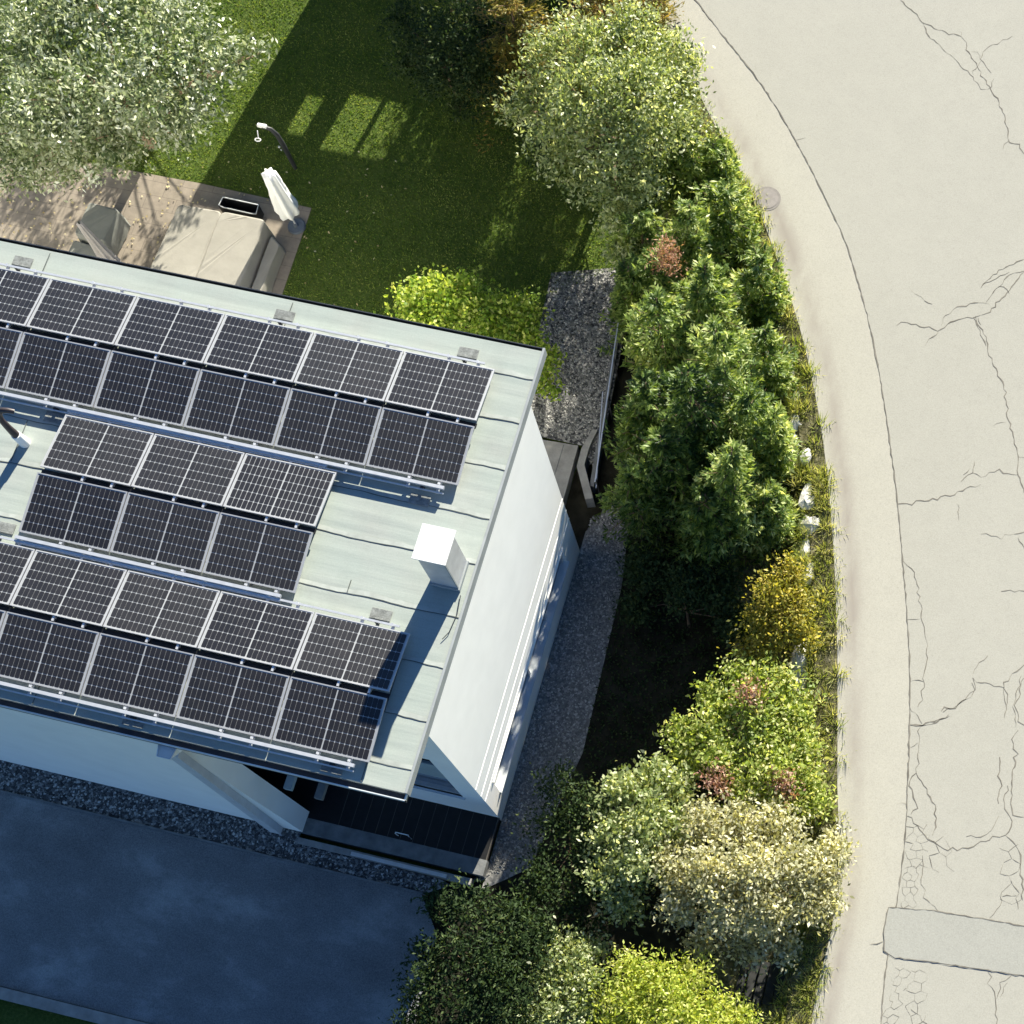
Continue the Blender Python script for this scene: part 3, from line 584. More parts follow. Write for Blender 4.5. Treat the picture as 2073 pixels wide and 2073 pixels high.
mount(*ARR[0],[(-1.15,.35),(-4.73,.35),(-9.99,.35),(-1.16,-2.67),(-4.75,-2.6),(-8.2,-2.6)])
mount(*ARR[1],[(-4.6,-5.02),(-8.29,-4.85)])
mount(*ARR[2],[(-1.18,-4.90),(-4.76,-7.72),(-1.16,-7.72)])
# ================================================================== GARDEN FURNITURE
def softbox(mb,poly,z0,z1,mi=0,rnd=.06,sag=.0,seed=1):
    """cloth cover: rounded corners, slight flare at the hem, uneven folds"""
    r=random.Random(seed); P=[]; n=len(poly); cx=sum(p[0] for p in poly)/n; cy=sum(p[1] for p in poly)/n
    for i in range(n):
        a=np.array(poly[i-1]);b=np.array(poly[i]);c=np.array(poly[(i+1)%n]); d1=(a-b)/np.linalg.norm(a-b); d2=(c-b)/np.linalg.norm(c-b)
        for t in np.linspace(0,1,5): P.append(b+d1*rnd*(1-t)**2+d2*rnd*t**2)
    Q=[]
    for i in range(len(P)):
        a=P[i];b=P[(i+1)%len(P)]; L=np.linalg.norm(b-a); k=max(1,int(L/.12))
        for j in range(k): Q.append(a+(b-a)*j/k)
    m=len(Q); rings=[]
    for z,f in ((z0,.05),(z0+(z1-z0)*.5,.025),(z1-.03,.0),(z1-.006,-.02),(z1,-.05)):
        rings.append([(q[0]+(q[0]-cx)/max(.2,math.hypot(q[0]-cx,q[1]-cy))*(f+ (r.uniform(-.015,.02) if z<z1-.04 else 0)),q[1]+(q[1]-cy)/max(.2,math.hypot(q[0]-cx,q[1]-cy))*(f+(r.uniform(-.015,.02) if z<z1-.04 else 0)),z+(r.uniform(-.01,.01) if z>z1-.01 else 0)) for q in Q])
    vs=[p for rg in rings for p in rg]; fs=[(k*m+i,k*m+(i+1)%m,(k+1)*m+(i+1)%m,(k+1)*m+i) for k in range(4) for i in range(m)]
    vs.append((cx,cy,z1-sag)); c=len(vs)-1; mb.add(vs,fs,mi,True); mb.add([vs[4*m+i] for i in range(m)],[tuple(range(m))],mi,False)
e=empty('table_cover','large beige fabric cover over a garden table set on the patio','furniture cover',(-10.7,5.2,0))
mb=MB(); softbox(mb,[(-11.86,6.28),(-10.75,6.31),(-10.75,3.2),(-12.0,3.2)],.05,.76,rnd=.12,seed=2); mb.build('cover_sheet','cover_fabric',e)
mb=MB(); softbox(mb,[(-10.745,6.31),(-9.58,6.31),(-9.62,3.2),(-10.745,3.2)],.05,.78,rnd=.16,seed=3); mb.build('cover_sheet','cover_fabric',e)
mb=MB(); softbox(mb,[(-9.48,6.1),(-9.2,5.9),(-9.25,3.4),(-9.5,3.4)],.05,.46,rnd=.05,seed=4); mb.build('side_flap','cover_fabric',e)
e=empty('bench_cover','small grey fabric cover over a garden chair under the silver tree','furniture cover',(-13.75,5.3,0))
mb=MB(); softbox(mb,[(-14.1,5.87),(-13.3,5.82),(-13.36,4.9),(-14.15,4.95)],.05,.72,rnd=.08,seed=5); mb.build('cover_sheet','cover_fabric_grey',e)
mb=MB(); softbox(mb,[(-14.2,4.86),(-13.4,4.80),(-13.45,4.1),(-14.25,4.15)],.05,.56,rnd=.06,seed=6); mb.build('cover_sheet','cover_fabric_grey',e)
def rolled(e,x,y,z0,z1,r0,r1,mat,n=9,seed=1,lean=(0,0),part='canopy'):
    r=random.Random(seed); N=n*4; vs=[];fs=[]; K_=10
    for k in range(K_+1):
        t=k/K_; z=z0+(z1-z0)*t; rad=r0+(r1-r0)*t**.8
        if k==0: rad*=.8
        for i in range(N):
            a=2*math.pi*i/N; q=rad*(1+.22*math.cos(a*n+t*1.5)+.05*r.uniform(-1,1)); vs.append((x+lean[0]*t+q*math.cos(a),y+lean[1]*t+q*math.sin(a),z))
    for k in range(K_):
        for i in range(N): fs.append((k*N+i,k*N+(i+1)%N,(k+1)*N+(i+1)%N,(k+1)*N+i))
    vs.append((x+lean[0],y+lean[1],z1+.03)); fs+=[(K_*N+i,K_*N+(i+1)%N,len(vs)-1) for i in range(N)]
    mb=MB(); mb.add(vs,fs,0,True); return mb.build(part,mat,e)
px,py=-9.17,6.72
e=empty('parasol','closed white parasol standing in a round blue-grey base','parasol',(px,py,0))
mb=MB(); mb.tube([(px,py,0.02),(px,py,.07)],[.23,.21],24); mb.tube([(px,py,.07),(px,py,.16)],[.06,.05],14); mb.build('base','base_blue_grey',e)
mb=MB(); mb.tube([(px,py,.1),(px,py,2.16)],.02,10); mb.build('pole','pipe_grey',e)
cn=rolled(e,px,py,.62,2.14,.28,.15,'canopy_white',7,3)
mb=MB(); mb.tube([(px+.02,py-.11,2.0),(px+.06,py-.135,1.85),(px+.1,py-.17,1.6)],.008,5); mb.build('strap','rim_pale',cn)
px,py=-12.9,4.35
e=empty('parasol','closed grey-brown parasol leaning among the covered chairs beside the roof edge','parasol',(px,py,0))
mb=MB(); mb.box(px-.32,px+.32,py-.32,py+.32,.02,.09); mb.build('base','concrete',e)
mb=MB(); mb.tube([(px,py,.05),(px-.25,py+.12,2.15)],.025,10); mb.build('pole','dark_steel',e)
rolled(e,px-.06,py+.03,.5,2.1,.21,.06,'canopy_grey',8,5,(-.2,.1))
sx,sy=-9.76,8.36
e=empty('garden_shower','dark curved garden shower post with white head on the lawn','garden shower',(sx,sy,0))
mb=MB(); P=[(sx,sy,0),(sx-.01,sy,.5),(sx-.03,sy+.01,.95),(sx-.07,sy+.02,1.25),(sx-.16,sy+.01,1.45),(sx-.28,sy-.02,1.52),(sx-.34,sy-.05,1.52)]
mb.tube(P,[.05,.06,.065,.06,.05,.045,.04],14); mb.build('post','dark_steel',e)
mb=MB(); mb.prism([(sx-.46,sy-.06),(sx-.22,sy-.06),(sx-.22,sy+.03),(sx-.46,sy+.03)],1.52,1.60); mb.build('head','canopy_white',e,.02)
mb=MB(); a=[(sx-.46+.075*math.cos(t*.785),sy-.25+.045*math.sin(t*.785),1.3) for t in range(9)]; mb.tube(a,.014,6,caps=False); mb.tube([(sx-.46,sy-.2,1.3),(sx-.47,sy-.1,1.45)],.014,6); mb.build('hand_ring','canopy_white',e)
mb=MB(); mb.tube([(sx-.09,sy-.07,.92),(sx-.09,sy-.10,.92)],.028,10); mb.build('knob','rim_pale',e)
mb=MB(); mb.tube([(sx-.08,sy-.07,.80),(sx-.08,sy-.09,.80)],.02,10); mb.build('knob','rim_pale',e)
# black raised planter box with pale rim
e=empty('planter_box','black open planter box with pale rim behind the beige table cover','planter',(-10.57,6.72,0))
P=[(-11.05,6.90),(-10.10,6.88),(-10.08,6.62),(-10.2,6.6),(-10.95,6.62),(-11.08,6.66)]
mb=MB(); n=len(P)
for i in range(n): mb.rod((*P[i],.22),(*P[(i+1)%n],.22),.03,.36)
mb.prism(P,.03,.06); mb.build('box','plastic_black',e)
mb=MB()
mb.tube([(*p,.415) for p in P]+[(*P[0],.415)],.016,6,caps=False); mb.build('rim','rim_pale',e)
for i,(x,y,a) in enumerate(((-12.55,4.05,.2),(-12.2,3.95,-.15))):
    c,s_=math.cos(a)*.2,math.sin(a)*.2; mb=MB(); softbox(mb,[(x-c+s_,y-s_-c),(x+c+s_,y+s_-c),(x+c-s_,y+s_+c),(x-c-s_,y-s_+c)],.4,.5,rnd=.05,seed=20+i)
    tag(mb.build('cushion','cushion',None),['pale cushion beside the grey parasol base','pale cushion next to the left end of the beige table cover'][i],'cushion',None)
# stool the cushions lie on
for i,(x,y) in enumerate(((-12.55,4.05),(-12.2,3.95))):
    e=empty('stool',['low dark stool under the cushion beside the grey parasol base','low dark stool under the cushion near the beige table cover'][i],'stool',(x,y,0),'stools under the cushions')
    mb=MB(); mb.box(x-.19,x+.19,y-.19,y+.19,.34,.39); mb.build('seat','dark_steel',e)
    for a in (-.16,.16):
        for b_ in (-.16,.16): mb=MB(); mb.box(x+a-.015,x+a+.015,y+b_-.015,y+b_+.015,.02,.34); mb.build('leg','dark_steel',e)
# ------------------------------------------------------------------ cellar entrance at the north-east corner
mb=MB(); mb.prism([(-1.6,2.42),(-.67,2.46),(-.62,.25),(-1.6,.25)],-.3,.05); mb.box(-1.02,-1.0,.3,2.4,.05,.055,1)
tag(mb.build('landing_slab',['concrete','concrete_dark']),'grey concrete landing slab at the corner of the house','slab')
mb=MB(); O=[(-.42,2.9),(-.55,2.35),(-.53,1.88),(-.12,1.12)]; I=[(-.30,2.9),(-.37,2.48),(-.37,1.97),(.06,1.18)]
for i in range(3): mb.hexa([(*O[i],-.35),(*O[i+1],-.35),(*I[i+1],-.35),(*I[i],-.35)],[(*O[i],.16),(*O[i+1],.16),(*I[i+1],.16),(*I[i],.16)])
tag(mb.build('kinked_kerb_wall','concrete'),'low kinked weathered concrete kerb wall beside the dark pit','low wall')
e=empty('balustrade','thin pale railing along the gravel yard in front of the conifers','railing',(-.1,3.4,0))
a,b=(-.40,5.61),(.17,1.28)
mb=MB(); mb.rod((*a,.90),(*b,.90),.028,.028); mb.build('rail','alu',e)
mb=MB(); mb.rod((a[0]+.13*.6-.02,a[1]-1.9,.55),(b[0]-.02,b[1],.55),.02,.02); mb.build('rail','alu',e)
for t in np.linspace(.02,.98,5):
    x=a[0]+(b[0]-a[0])*t; y=a[1]+(b[1]-a[1])*t; mb=MB(); mb.box(x-.015,x+.015,y-.015,y+.015,-.3,.89); mb.build('post','dark_steel',e)
mb=MB(); mb.prism([(-.63,6.1),(-.52,6.1),(-.02,1.5),(-.12,1.5)],-.3,.10); tag(mb.build('retaining_kerb','concrete_dark'),'dark concrete kerb along the right side of the gravel yard','kerb')
# timber steps in the bank, bottom of the picture
e=empty('timber_steps','dark weathered timber steps in the shaded bank beside the street','steps')
for i in range(5):
    p=K(1392+i*19,1855-i*1,.2+.15*i); mb=MB(); x,y=p
    mb.hexa([(x-.02,y-.45,-.3),(x+.17,y-.45,-.3),(x+.17,y+.45,-.3),(x-.02,y+.45,-.3)],[(x-.02,y-.45,.2+.15*i),(x+.17,y-.45,.2+.15*i),(x+.17,y+.45,.2+.15*i),(x-.02,y+.45,.2+.15*i)]); mb.build('tread','timber_dark',e,.008)
# manhole
mx,my=K(1447,375,ZR); e=empty('manhole_cover','round grey-brown manhole cover in the pavement beside the hedge','manhole cover',(mx,my,ZR))
mb=MB(); mb.tube([(mx,my,ZR-.05),(mx,my,ZR+.006)],.335,36); mb.build('ring','cast_iron_ring',e)
mb=MB(); mb.tube([(mx,my,ZR),(mx,my,ZR+.012)],.275,36); mb.tube([(mx-.12,my-.17,ZR+.011),(mx-.12,my-.17,ZR+.018)],.035,10); mb.tube([(mx+.05,my-.2,ZR+.011),(mx+.05,my-.2,ZR+.018)],.03,10)
mb.build('lid','cast_iron',e)
# boulders of the bank
def boulder(x,y,z,r,seed,label,mat='stone_pale'):
    rr=np.random.default_rng(seed); mb=MB(); vs=[];n=10;m=7; ph=rr.random(6)*6
    for j in range(m+1):
        th=math.pi*j/m
        for i in range(n):
            a=2*math.pi*i/n; d=np.array([math.sin(th)*math.cos(a),math.sin(th)*math.sin(a),math.cos(th)])
            q=1+.16*math.sin(3*d[0]+ph[0])+.14*math.sin(4*d[1]+ph[1])+.12*math.sin(5*d[2]+ph[2])+.05*math.sin(9*d[0]+7*d[1]+ph[3]); vs.append((x+d[0]*r*q*.85,y+d[1]*r*q*1.5,z+d[2]*r*q*.75))
    fs=[(j*n+i,j*n+(i+1)%n,(j+1)*n+(i+1)%n,(j+1)*n+i) for j in range(m) for i in range(n)]
    mb.add(vs,fs); return tag(mb.build('boulder',mat),label,'boulder','boulders in the street bank')
BL=[(1478,715,.9,.26,'large white boulder below the verge, uppermost of the bank boulders'),(1502,745,.85,.22,'white boulder just below the uppermost bank boulder'),(1512,800,.8,.24,'long white boulder of the bank beside the yellow grass tuft'),(1500,850,.8,.2,'pale boulder peeping out between conifer branches'),(1518,870,.85,.2,'pale boulder left of the bright yellow-green tuft'),
(1528,945,.85,.22,'white boulder under the conifer tips, middle of the bank'),(1530,1000,.85,.24,'tall white boulder beside the dark gap in the verge'),(1524,1040,.8,.2,'narrow pale boulder directly above the ochre shrub'),(1530,1085,.8,.2,'pale boulder right of the ochre shrub top'),(1512,1240,.8,.22,'grey streaked boulder below the ochre shrub'),(1506,1290,.8,.2,'lower grey boulder above the red-tinged shrub'),(1520,1145,.8,.17,'small pale boulder half hidden by the ochre shrub')]
for i,(u,v,z,r,l) in enumerate(BL): x,y=K(u,v,z); boulder(x,y,z+.12,r*1.25,40+i,l)
# ================================================================== ADDED BLOCKER WALL (north, unseen, shapes lawn shade and light patches)
e=empty('blocker','unseen wall added north of the lawn, its openings casting the light patches','blocker',(-8,15.6,0))
mb=MB(); y0,y1=15.5,15.8; HT=3.88; sh=(15.5-9.9)*.1584
def xs(x,y): return x+(15.5-y)*.1584
op=[(-10.25,-9.75,2.2,2.85),(-9.2,-8.3,2.08,2.97),(-8.2,-7.42,2.08,2.97),(-7.25,-6.3,2.1,2.92)]
op=[(xs(a,9.9),xs(b_,9.9),c,d) for a,b_,c,d in op]
xl=xs(-11.45,10.5); xr=xs(-9.62,6.0)
mb.box(xl,xs(-6.2,9.9)+1,y0,y1,0,2.05); mb.box(xl,xr,y0,y1,3.0,HT); mb.box(xr,-3.4,y0,y1,3.0,5.0)
cur=xl
for a,b_,c,d in op:
    mb.box(cur,a,y0,y1,2.05,3.0); mb.box(a,b_,y0,y1,2.05,c); mb.box(a,b_,y0,y1,d,3.0); cur=b_
mb.box(cur,-3.4,y0,y1,2.05,3.0); mb.box(xs(-6.2,9.9)+1,-3.4,y0,y1,0,2.05); mb.build('wall','white_render',e)
# ================================================================== VEGETATION
def PT(u,v,z): return (*K(u,v,z),z)
tb=(*K(283,272,0),0.0)
plant('silver_tree','large silvery-leaved deciduous tree with pale trunk beside the patio','tree',tb,PB([(70,60,3.9,1.15),(200,30,4.1,1.2),(320,70,4.0,1.05),(390,130,3.7,.75),(250,170,4.2,1.1),(110,180,4.0,1.15),(30,250,3.3,1.0),(160,270,3.2,.9),(330,215,3.3,.85),(455,112,3.4,.42),(490,100,3.35,.2),(10,120,3.6,1.0),(90,300,2.7,.6),(240,262,2.8,.6),(60,300,2.0,.65),(150,312,1.9,.55),(232,285,2.0,.45),(20,330,1.8,.6),(330,245,2.2,.5),(100,240,2.3,.8),(210,225,2.3,.75),(290,190,2.5,.7),(150,-90,4.0,1.2),(300,-40,3.8,1.0)]),'leaf_silver',38000,.125,21,bark='bark_light',r0=.12,clr=.15,per=20,fill=.45,aspect=.42)
plant('greygreen_tree','big grey-green leafy tree between the lawn and the street','tree',(*K(1165,300,0),0.0),PB([(1040,110,4.0,.55),(1100,95,4.4,.7),(1180,70,4.3,.75),(1250,110,3.9,.65),(1285,190,3.4,.55),(1200,170,4.5,.85),(1110,190,4.5,.8),(1010,190,3.6,.55),(980,205,3.4,.3),(1060,250,3.8,.65),(1150,270,4.1,.8),(1240,250,3.7,.7),(1060,310,3.2,.45),(1130,350,3.3,.6),(1210,350,3.2,.55),(1170,420,2.7,.45),(1180,470,2.4,.4),(1290,130,3.5,.35),(1310,240,2.9,.35)]),'leaf_greygreen',28000,.105,22,r0=.11,clr=.13,per=20,fill=.5,aspect=.45)
plant('dark_tree','dark shaded leafy tree at the top of the lawn','tree',(*K(850,160,0),0.0),PB([(800,70,2.0,.65),(870,90,2.3,.75),(930,60,2.4,.6),(840,150,1.8,.7),(910,160,1.9,.6),(780,120,1.5,.45),(880,205,1.2,.4),(760,40,1.7,.45)]),'leaf_dark_shade',11000,.085,23,r0=.07,bias=.05)
conifer('broad brown-tinged spruce at the top edge between lawn and street',955,-25,4.0,1.4,'leaf_conifer_brown',31,n=12000,size=.10,group='spruces at the top edge')
conifer('olive spruce at the top edge, right of the brown-tinged one',1130,-45,3.6,1.3,'leaf_conifer_brown',32,n=11000,size=.10,group='spruces at the top edge',bias=.1)
conifer('dark green spruce at the top edge behind the dark leafy tree',860,-120,3.2,1.3,'leaf_conifer',34,n=8000,size=.09,group='spruces at the top edge')
conifer('olive spruce at the top edge beside the pavement',1222,-50,3.0,.8,'leaf_conifer_brown',36,n=5000,size=.09,group='spruces at the top edge')
HC=[(1290,250,3.3,.85,'uppermost'),(1372,352,3.5,.85,'topmost right'),(1300,385,4.0,.9,''),(1228,480,3.6,.75,''),(1330,500,4.6,1.05,''),(1432,485,3.1,.9,''),(1238,560,4.9,1.0,''),(1350,620,5.1,1.2,''),(1442,620,3.4,.85,''),(1412,740,4.2,1.05,''),(1298,700,5.4,1.15,''),(1218,720,4.2,1.0,''),(1470,800,2.8,.6,''),(1380,850,4.4,1.1,''),(1245,820,4.0,1.05,''),(1445,925,2.6,.75,''),(1190,880,3.0,.85,''),(1330,930,3.2,1.0,'')]
HL=['green conifer at the top of the roadside hedge below the grey-green tree','green conifer touching the manhole cover','tall green conifer left of the manhole','narrow conifer beside the reddish dead shrub','large conifer right of the reddish dead shrub','conifer overhanging the pavement below the manhole','conifer at the top of the railing','tallest broad conifer in the middle of the hedge','conifer at the street side above the uppermost boulder','conifer beside the white bank boulders','shade-toned conifer in the middle of the hedge facing the railing','shade-toned conifer beside the lower half of the railing','small conifer between bank boulders','broad conifer of the lower hedge near the street','shade-toned low conifer beside the house corner','conifer just above the ochre shrub','low shade-toned conifer next to the gravel path start','lowest shade-toned conifer of the hedge above the shady ground']
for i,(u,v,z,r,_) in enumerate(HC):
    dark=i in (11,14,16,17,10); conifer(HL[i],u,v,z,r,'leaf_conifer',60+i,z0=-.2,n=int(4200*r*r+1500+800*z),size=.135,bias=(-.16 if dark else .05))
plant('shrub','bright yellow-green shrub against the north-east corner of the roof','shrub',(*K(880,700,0),0.0),PB([(800,575,2.0,.55),(850,555,2.1,.5),(905,585,1.9,.45),(830,625,1.7,.55),(960,600,1.7,.4),(995,580,1.6,.3),(990,640,1.5,.4),(920,640,1.6,.5),(1035,680,1.2,.32),(1030,730,1.1,.28),(780,605,1.6,.35)]),'leaf_bright',11000,.10,24,part='foliage',r0=.04,per=20,aspect=.6,bias=.05)
plant('shrub','small reddish dead shrub between the conifers','shrub',(*K(1262,540,0),0.0),PB([(1254,478,3.95,.20),(1262,500,3.8,.19)]),'leaf_deadred',650,.09,25,part='foliage',r0=.03,aspect=.25,per=14)
plant('shrub','ochre yellow shrub under the lowest conifers beside the bank','shrub',(*K(1470,1230,0),0.0),PB([(1490,1080,1.7,.3),(1460,1120,1.7,.36),(1505,1135,1.6,.33),(1440,1170,1.4,.33),(1490,1180,1.6,.38),(1520,1200,1.4,.25),(1450,1220,1.2,.33),(1415,1230,1.0,.3)]),'leaf_ochre',6500,.09,26,part='foliage',r0=.03,per=18)
plant('shrub','mixed green shrub with a red tuft left of the grey boulders','shrub',(*K(1400,1400,0),0.0),PB([(1395,1270,1.3,.3),(1440,1285,1.5,.35),(1350,1310,1.2,.3),(1420,1340,1.6,.42),(1350,1370,1.4,.42),(1290,1385,1.2,.33),(1300,1430,1.2,.36),(1360,1430,1.5,.4),(1440,1400,1.6,.42)]),'leaf_mixed',7500,.11,27,part='foliage',r0=.03,per=18)
plant('shrub','green shrub with yellow tips along the lower verge','shrub',(*K(1500,1430,0.3),.3),PB([(1480,1300,1.5,.35),(1500,1350,1.5,.36),(1510,1410,1.5,.36),(1460,1450,1.6,.4),(1510,1470,1.5,.36),(1535,1515,1.4,.3),(1410,1480,1.5,.4),(1480,1510,1.5,.36)]),'leaf_mixed',6500,.11,28,part='foliage',r0=.03,per=18,bias=.08)
for i,(u,v,l) in enumerate(((1412,1308,'dark red flowering tuft in the mixed green shrub'),(1352,1470,'faded red tuft low in the mixed green shrub'),(1478,1478,'rusty red tuft in the green shrub by the verge'))):
    plant('shrub',l,'shrub',(*K(u,v+60,.1),.1),PB([(u,v,1.85,.17),(u+8,v+14,1.75,.14)]),'leaf_red',420,.08,29+i*3,part='foliage',r0=.02,per=12,group='red tufts in the shrubs')
plant('shrub','grey-green shrub with silvery leaf tips in the lower middle','shrub',(*K(1190,1640,0),0.0),PB([(1180,1490,1.7,.4),(1240,1470,1.6,.38),(1230,1545,1.9,.45),(1160,1570,1.6,.42),(1150,1640,1.5,.42),(1210,1620,1.8,.45),(1270,1560,1.7,.4),(1180,1700,1.3,.36),(1280,1490,1.5,.33)]),'leaf_greygreen',8500,.11,30,part='foliage',r0=.04,per=20,bias=.04)
plant('shrub','large tan and pale yellow shrub overhanging the pavement edge','shrub',(*K(1420,1760,0.2),.2),PB([(1330,1560,1.9,.42),(1400,1560,1.9,.42),(1470,1560,1.8,.4),(1270,1640,1.8,.42),(1340,1640,2.2,.5),(1420,1640,2.2,.5),(1500,1630,2.0,.48),(1555,1640,1.8,.36),(1570,1600,1.7,.25),(1290,1710,1.7,.42),(1370,1720,1.9,.46),(1450,1720,1.9,.46),(1520,1710,1.7,.4),(1570,1690,1.6,.25),(1330,1780,1.2,.3),(1410,1785,1.3,.33),(1480,1790,1.3,.3),(1250,1590,1.6,.3)]),'leaf_tan',16500,.105,41,part='foliage',r0=.04,per=20,bias=.03)
plant('shrub','dark shaded shrub between gravel path and grey-green shrub','shrub',(*K(1080,1600,-.2),-.2),PB([(1060,1480,1.0,.4),(1110,1520,1.1,.42),(1040,1560,.9,.42),(1100,1600,1.0,.45),(1020,1640,.9,.4),(1070,1690,.9,.45),(1000,1700,.9,.38),(1110,1760,.8,.35),(1130,1690,.8,.35)]),'leaf_dark_shade',7500,.085,42,part='foliage',r0=.03,per=20)
plant('shrub','green shrub with painted-in shade and sunlit tips at the end of the driveway','shrub',(*K(920,1830,0),0.0),PB([(830,1710,1.5,.32),(890,1720,1.5,.45),(960,1740,1.4,.48),(850,1790,1.6,.42),(920,1810,1.6,.5),(990,1810,1.3,.45),(820,1850,1.4,.4),(800,1800,1.1,.3),(788,1870,1.1,.36),(782,1940,1.1,.38),(890,1880,1.5,.5),(960,1890,1.4,.5),(830,1930,1.3,.45),(910,1960,1.3,.5),(1020,1760,1.1,.4)]),'leaf_dark_shade',13000,.11,43,part='foliage',r0=.04,per=20,bias=-.02,aspect=.35)  # bias lowers the leaf tones, painting in shade the house does not cast
plant('shrub','grey-green low shrub left of the bright yellow shrub','shrub',(*K(1070,1930,0),0.0),PB([(1080,1790,1.2,.33),(1040,1840,1.2,.36),(1100,1850,1.3,.36),(1060,1900,1.2,.42),(1000,1930,1.1,.4),(1120,1790,1.1,.28),(1110,1920,1.2,.36)]),'leaf_greygreen',6500,.09,44,part='foliage',r0=.03,per=18)
plant('shrub','bright yellow-green shrub at the bottom edge of the picture','shrub',(*K(1260,1960,0),0.0),PB([(1190,1830,1.7,.34),(1250,1850,1.9,.4),(1310,1850,1.8,.38),(1200,1900,1.8,.42),(1280,1910,2.0,.46),(1350,1900,1.7,.36),(1400,1920,1.5,.3),(1150,1880,1.4,.33),(1160,1950,1.4,.4),(1240,1970,1.8,.45),(1330,1970,1.7,.42),(1410,1970,1.4,.33)]),'leaf_yellow',12000,.10,45,part='foliage',r0=.03,per=20,bias=.05,aspect=.4)
plant('shrub','deep shade shrub under the hedge at the dark ground','shrub',(*K(1300,1180,-.2),-.2),PB([(1220,1080,.9,.42),(1290,1100,1.0,.45),(1360,1120,1.0,.42),(1200,1150,.5,.3),(1390,1180,.9,.36)]),'leaf_dark_shade',8500,.095,46,part='foliage',r0=.03,per=20)
conifer('conifer filling the gap between grey-green tree and reddish dead shrub',1205,400,3.7,.85,'leaf_conifer',95,z0=-.1,n=8000,size=.13,bias=.02)
conifer('conifer at the pavement edge beside the grey-green tree',1345,268,3.0,.75,'leaf_conifer',96,z0=.1,n=7000,size=.13,bias=.06)
conifer('narrow conifer at the upper end of the railing',1185,500,3.2,.7,'leaf_conifer',97,z0=-.1,n=6000,size=.13,bias=-.02)
# ------------------------------------------------------------------ ground cover (nobody could count it)
def inpoly(X,Y,poly):
    ins=np.zeros(len(X),bool); n=len(poly)
    for i in range(n):
        x1,y1=poly[i];x2,y2=poly[(i+1)%n]; c=((y1>Y)!=(y2>Y))&(X<(x2-x1)*(Y-y1)/(y2-y1+1e-12)+x1); ins^=c
    return ins
def scatter(poly,dens,rng):
    P=np.array(poly); a=P.min(0);b=P.max(0); n=int(dens*(b[0]-a[0])*(b[1]-a[1])); X=rng.uniform(a[0],b[0],n);Y=rng.uniform(a[1],b[1],n); k=inpoly(X,Y,poly); return X[k],Y[k]
def blades(name,X,Y,Z,h,wd,mat,label,cat,rng,tilt=.5,bias=0):
    n=len(X); C=np.stack([X,Y,Z],1); ax=np.stack([rng.normal(size=n)*tilt,rng.normal(size=n)*tilt,np.ones(n)],1); ax=unit(ax); L=h*(.5+rng.random(n))
    sd_=unit(np.cross(ax,rng.normal(size=(n,3)))); t=C+ax*L[:,None]; V=np.stack([C-sd_*wd/2,C+sd_*wd/2,t],1)
    patch=.5+.5*np.sin(X*1.7+np.sin(Y*1.3)*1.5)*np.sin(Y*2.1+X*.6)
    U=np.clip(rng.random(n)*.7+.25*patch+bias,0.01,.99); o=npmesh(name,V,3,np.stack([U,U],1),mat); tag(o,label,cat,kind='stuff'); return o
rg=np.random.default_rng(77)
lawnp=[(-22,7.35),(-15.3,7.4),(-12,7.45),(-8.95,7.36),(-8.75,.8),K(1040,700),K(1030,560),K(1180,500),K(1180,430),(.5,9),(-2,13.5),(-4,15.4),(-22,15.4)]
X,Y=scatter(lawnp,620,rg); blades('lawn_grass',X,Y,np.zeros(len(X)),.05,.028,'blade_green','short mown lawn grass beside the patio and house','grass',rg,.9)
# verge: mixed tall grasses and herbs
def along(c,d0,d1,n,rng):
    a=np.array(off(c,-d0));b=np.array(off(c,-d1)); i=rng.uniform(8,len(c)-10,n); j=i.astype(int); f=(i-j)[:,None]; t=rng.random(n)[:,None]
    A_=a[j]*(1-f)+a[j+1]*f; B_=b[j]*(1-f)+b[j+1]*f; P=A_*(1-t)+B_*t; return P[:,0],P[:,1],t[:,0]
n=60000; tx,ty,tt=along(edge,-.04,.75,900,rg); k=rg.integers(0,900,n); X=tx[k]+rg.normal(size=n)*.06; Y=ty[k]+rg.normal(size=n)*.06; Z=ZR-.08-tt[k]*.15
ax=np.stack([(X-tx[k])*9,(Y-ty[k])*9,np.ones(n)*.8],1); hh=(.13+.20*rg.random(900)[k]); C0=np.stack([X,Y,Z],1); axu=unit(ax+rg.normal(size=(n,3))*.25); sdd=unit(np.cross(axu,rg.normal(size=(n,3))))
V=np.stack([C0-sdd*.014,C0+sdd*.014,C0+axu*(hh*(.6+.6*rg.random(n)))[:,None]],1); U=np.clip(rg.random(n)*.5+.5*rg.random(900)[k]**1.3,.01,.99); tag(npmesh('verge_grass',V,3,np.stack([U,U],1),'blade_verge'),'tufted yellow-green verge grass along the pavement edge','grass',kind='stuff')
n=9000; X,Y,tt=along(edge,.35,1.9,n,rg); Z=np.where(tt<.3,ZR-.15-tt*2,.55-tt*.5); C0=np.stack([X,Y,Z],1)+rg.normal(size=(n,3))*[.03,.03,.06]; U=rg.random(n)
tag(npmesh('bank_ground_cover',leaves(C0,rg.normal(size=(n,3)),np.array([0,0,1.])+rg.normal(size=(n,3))*.6,.06+.05*rg.random(n),.03+.02*rg.random(n)),4,np.stack([U,U],1),'leaf_mixed'),'leafy ground cover on the bank between boulders','ground cover',kind='stuff')
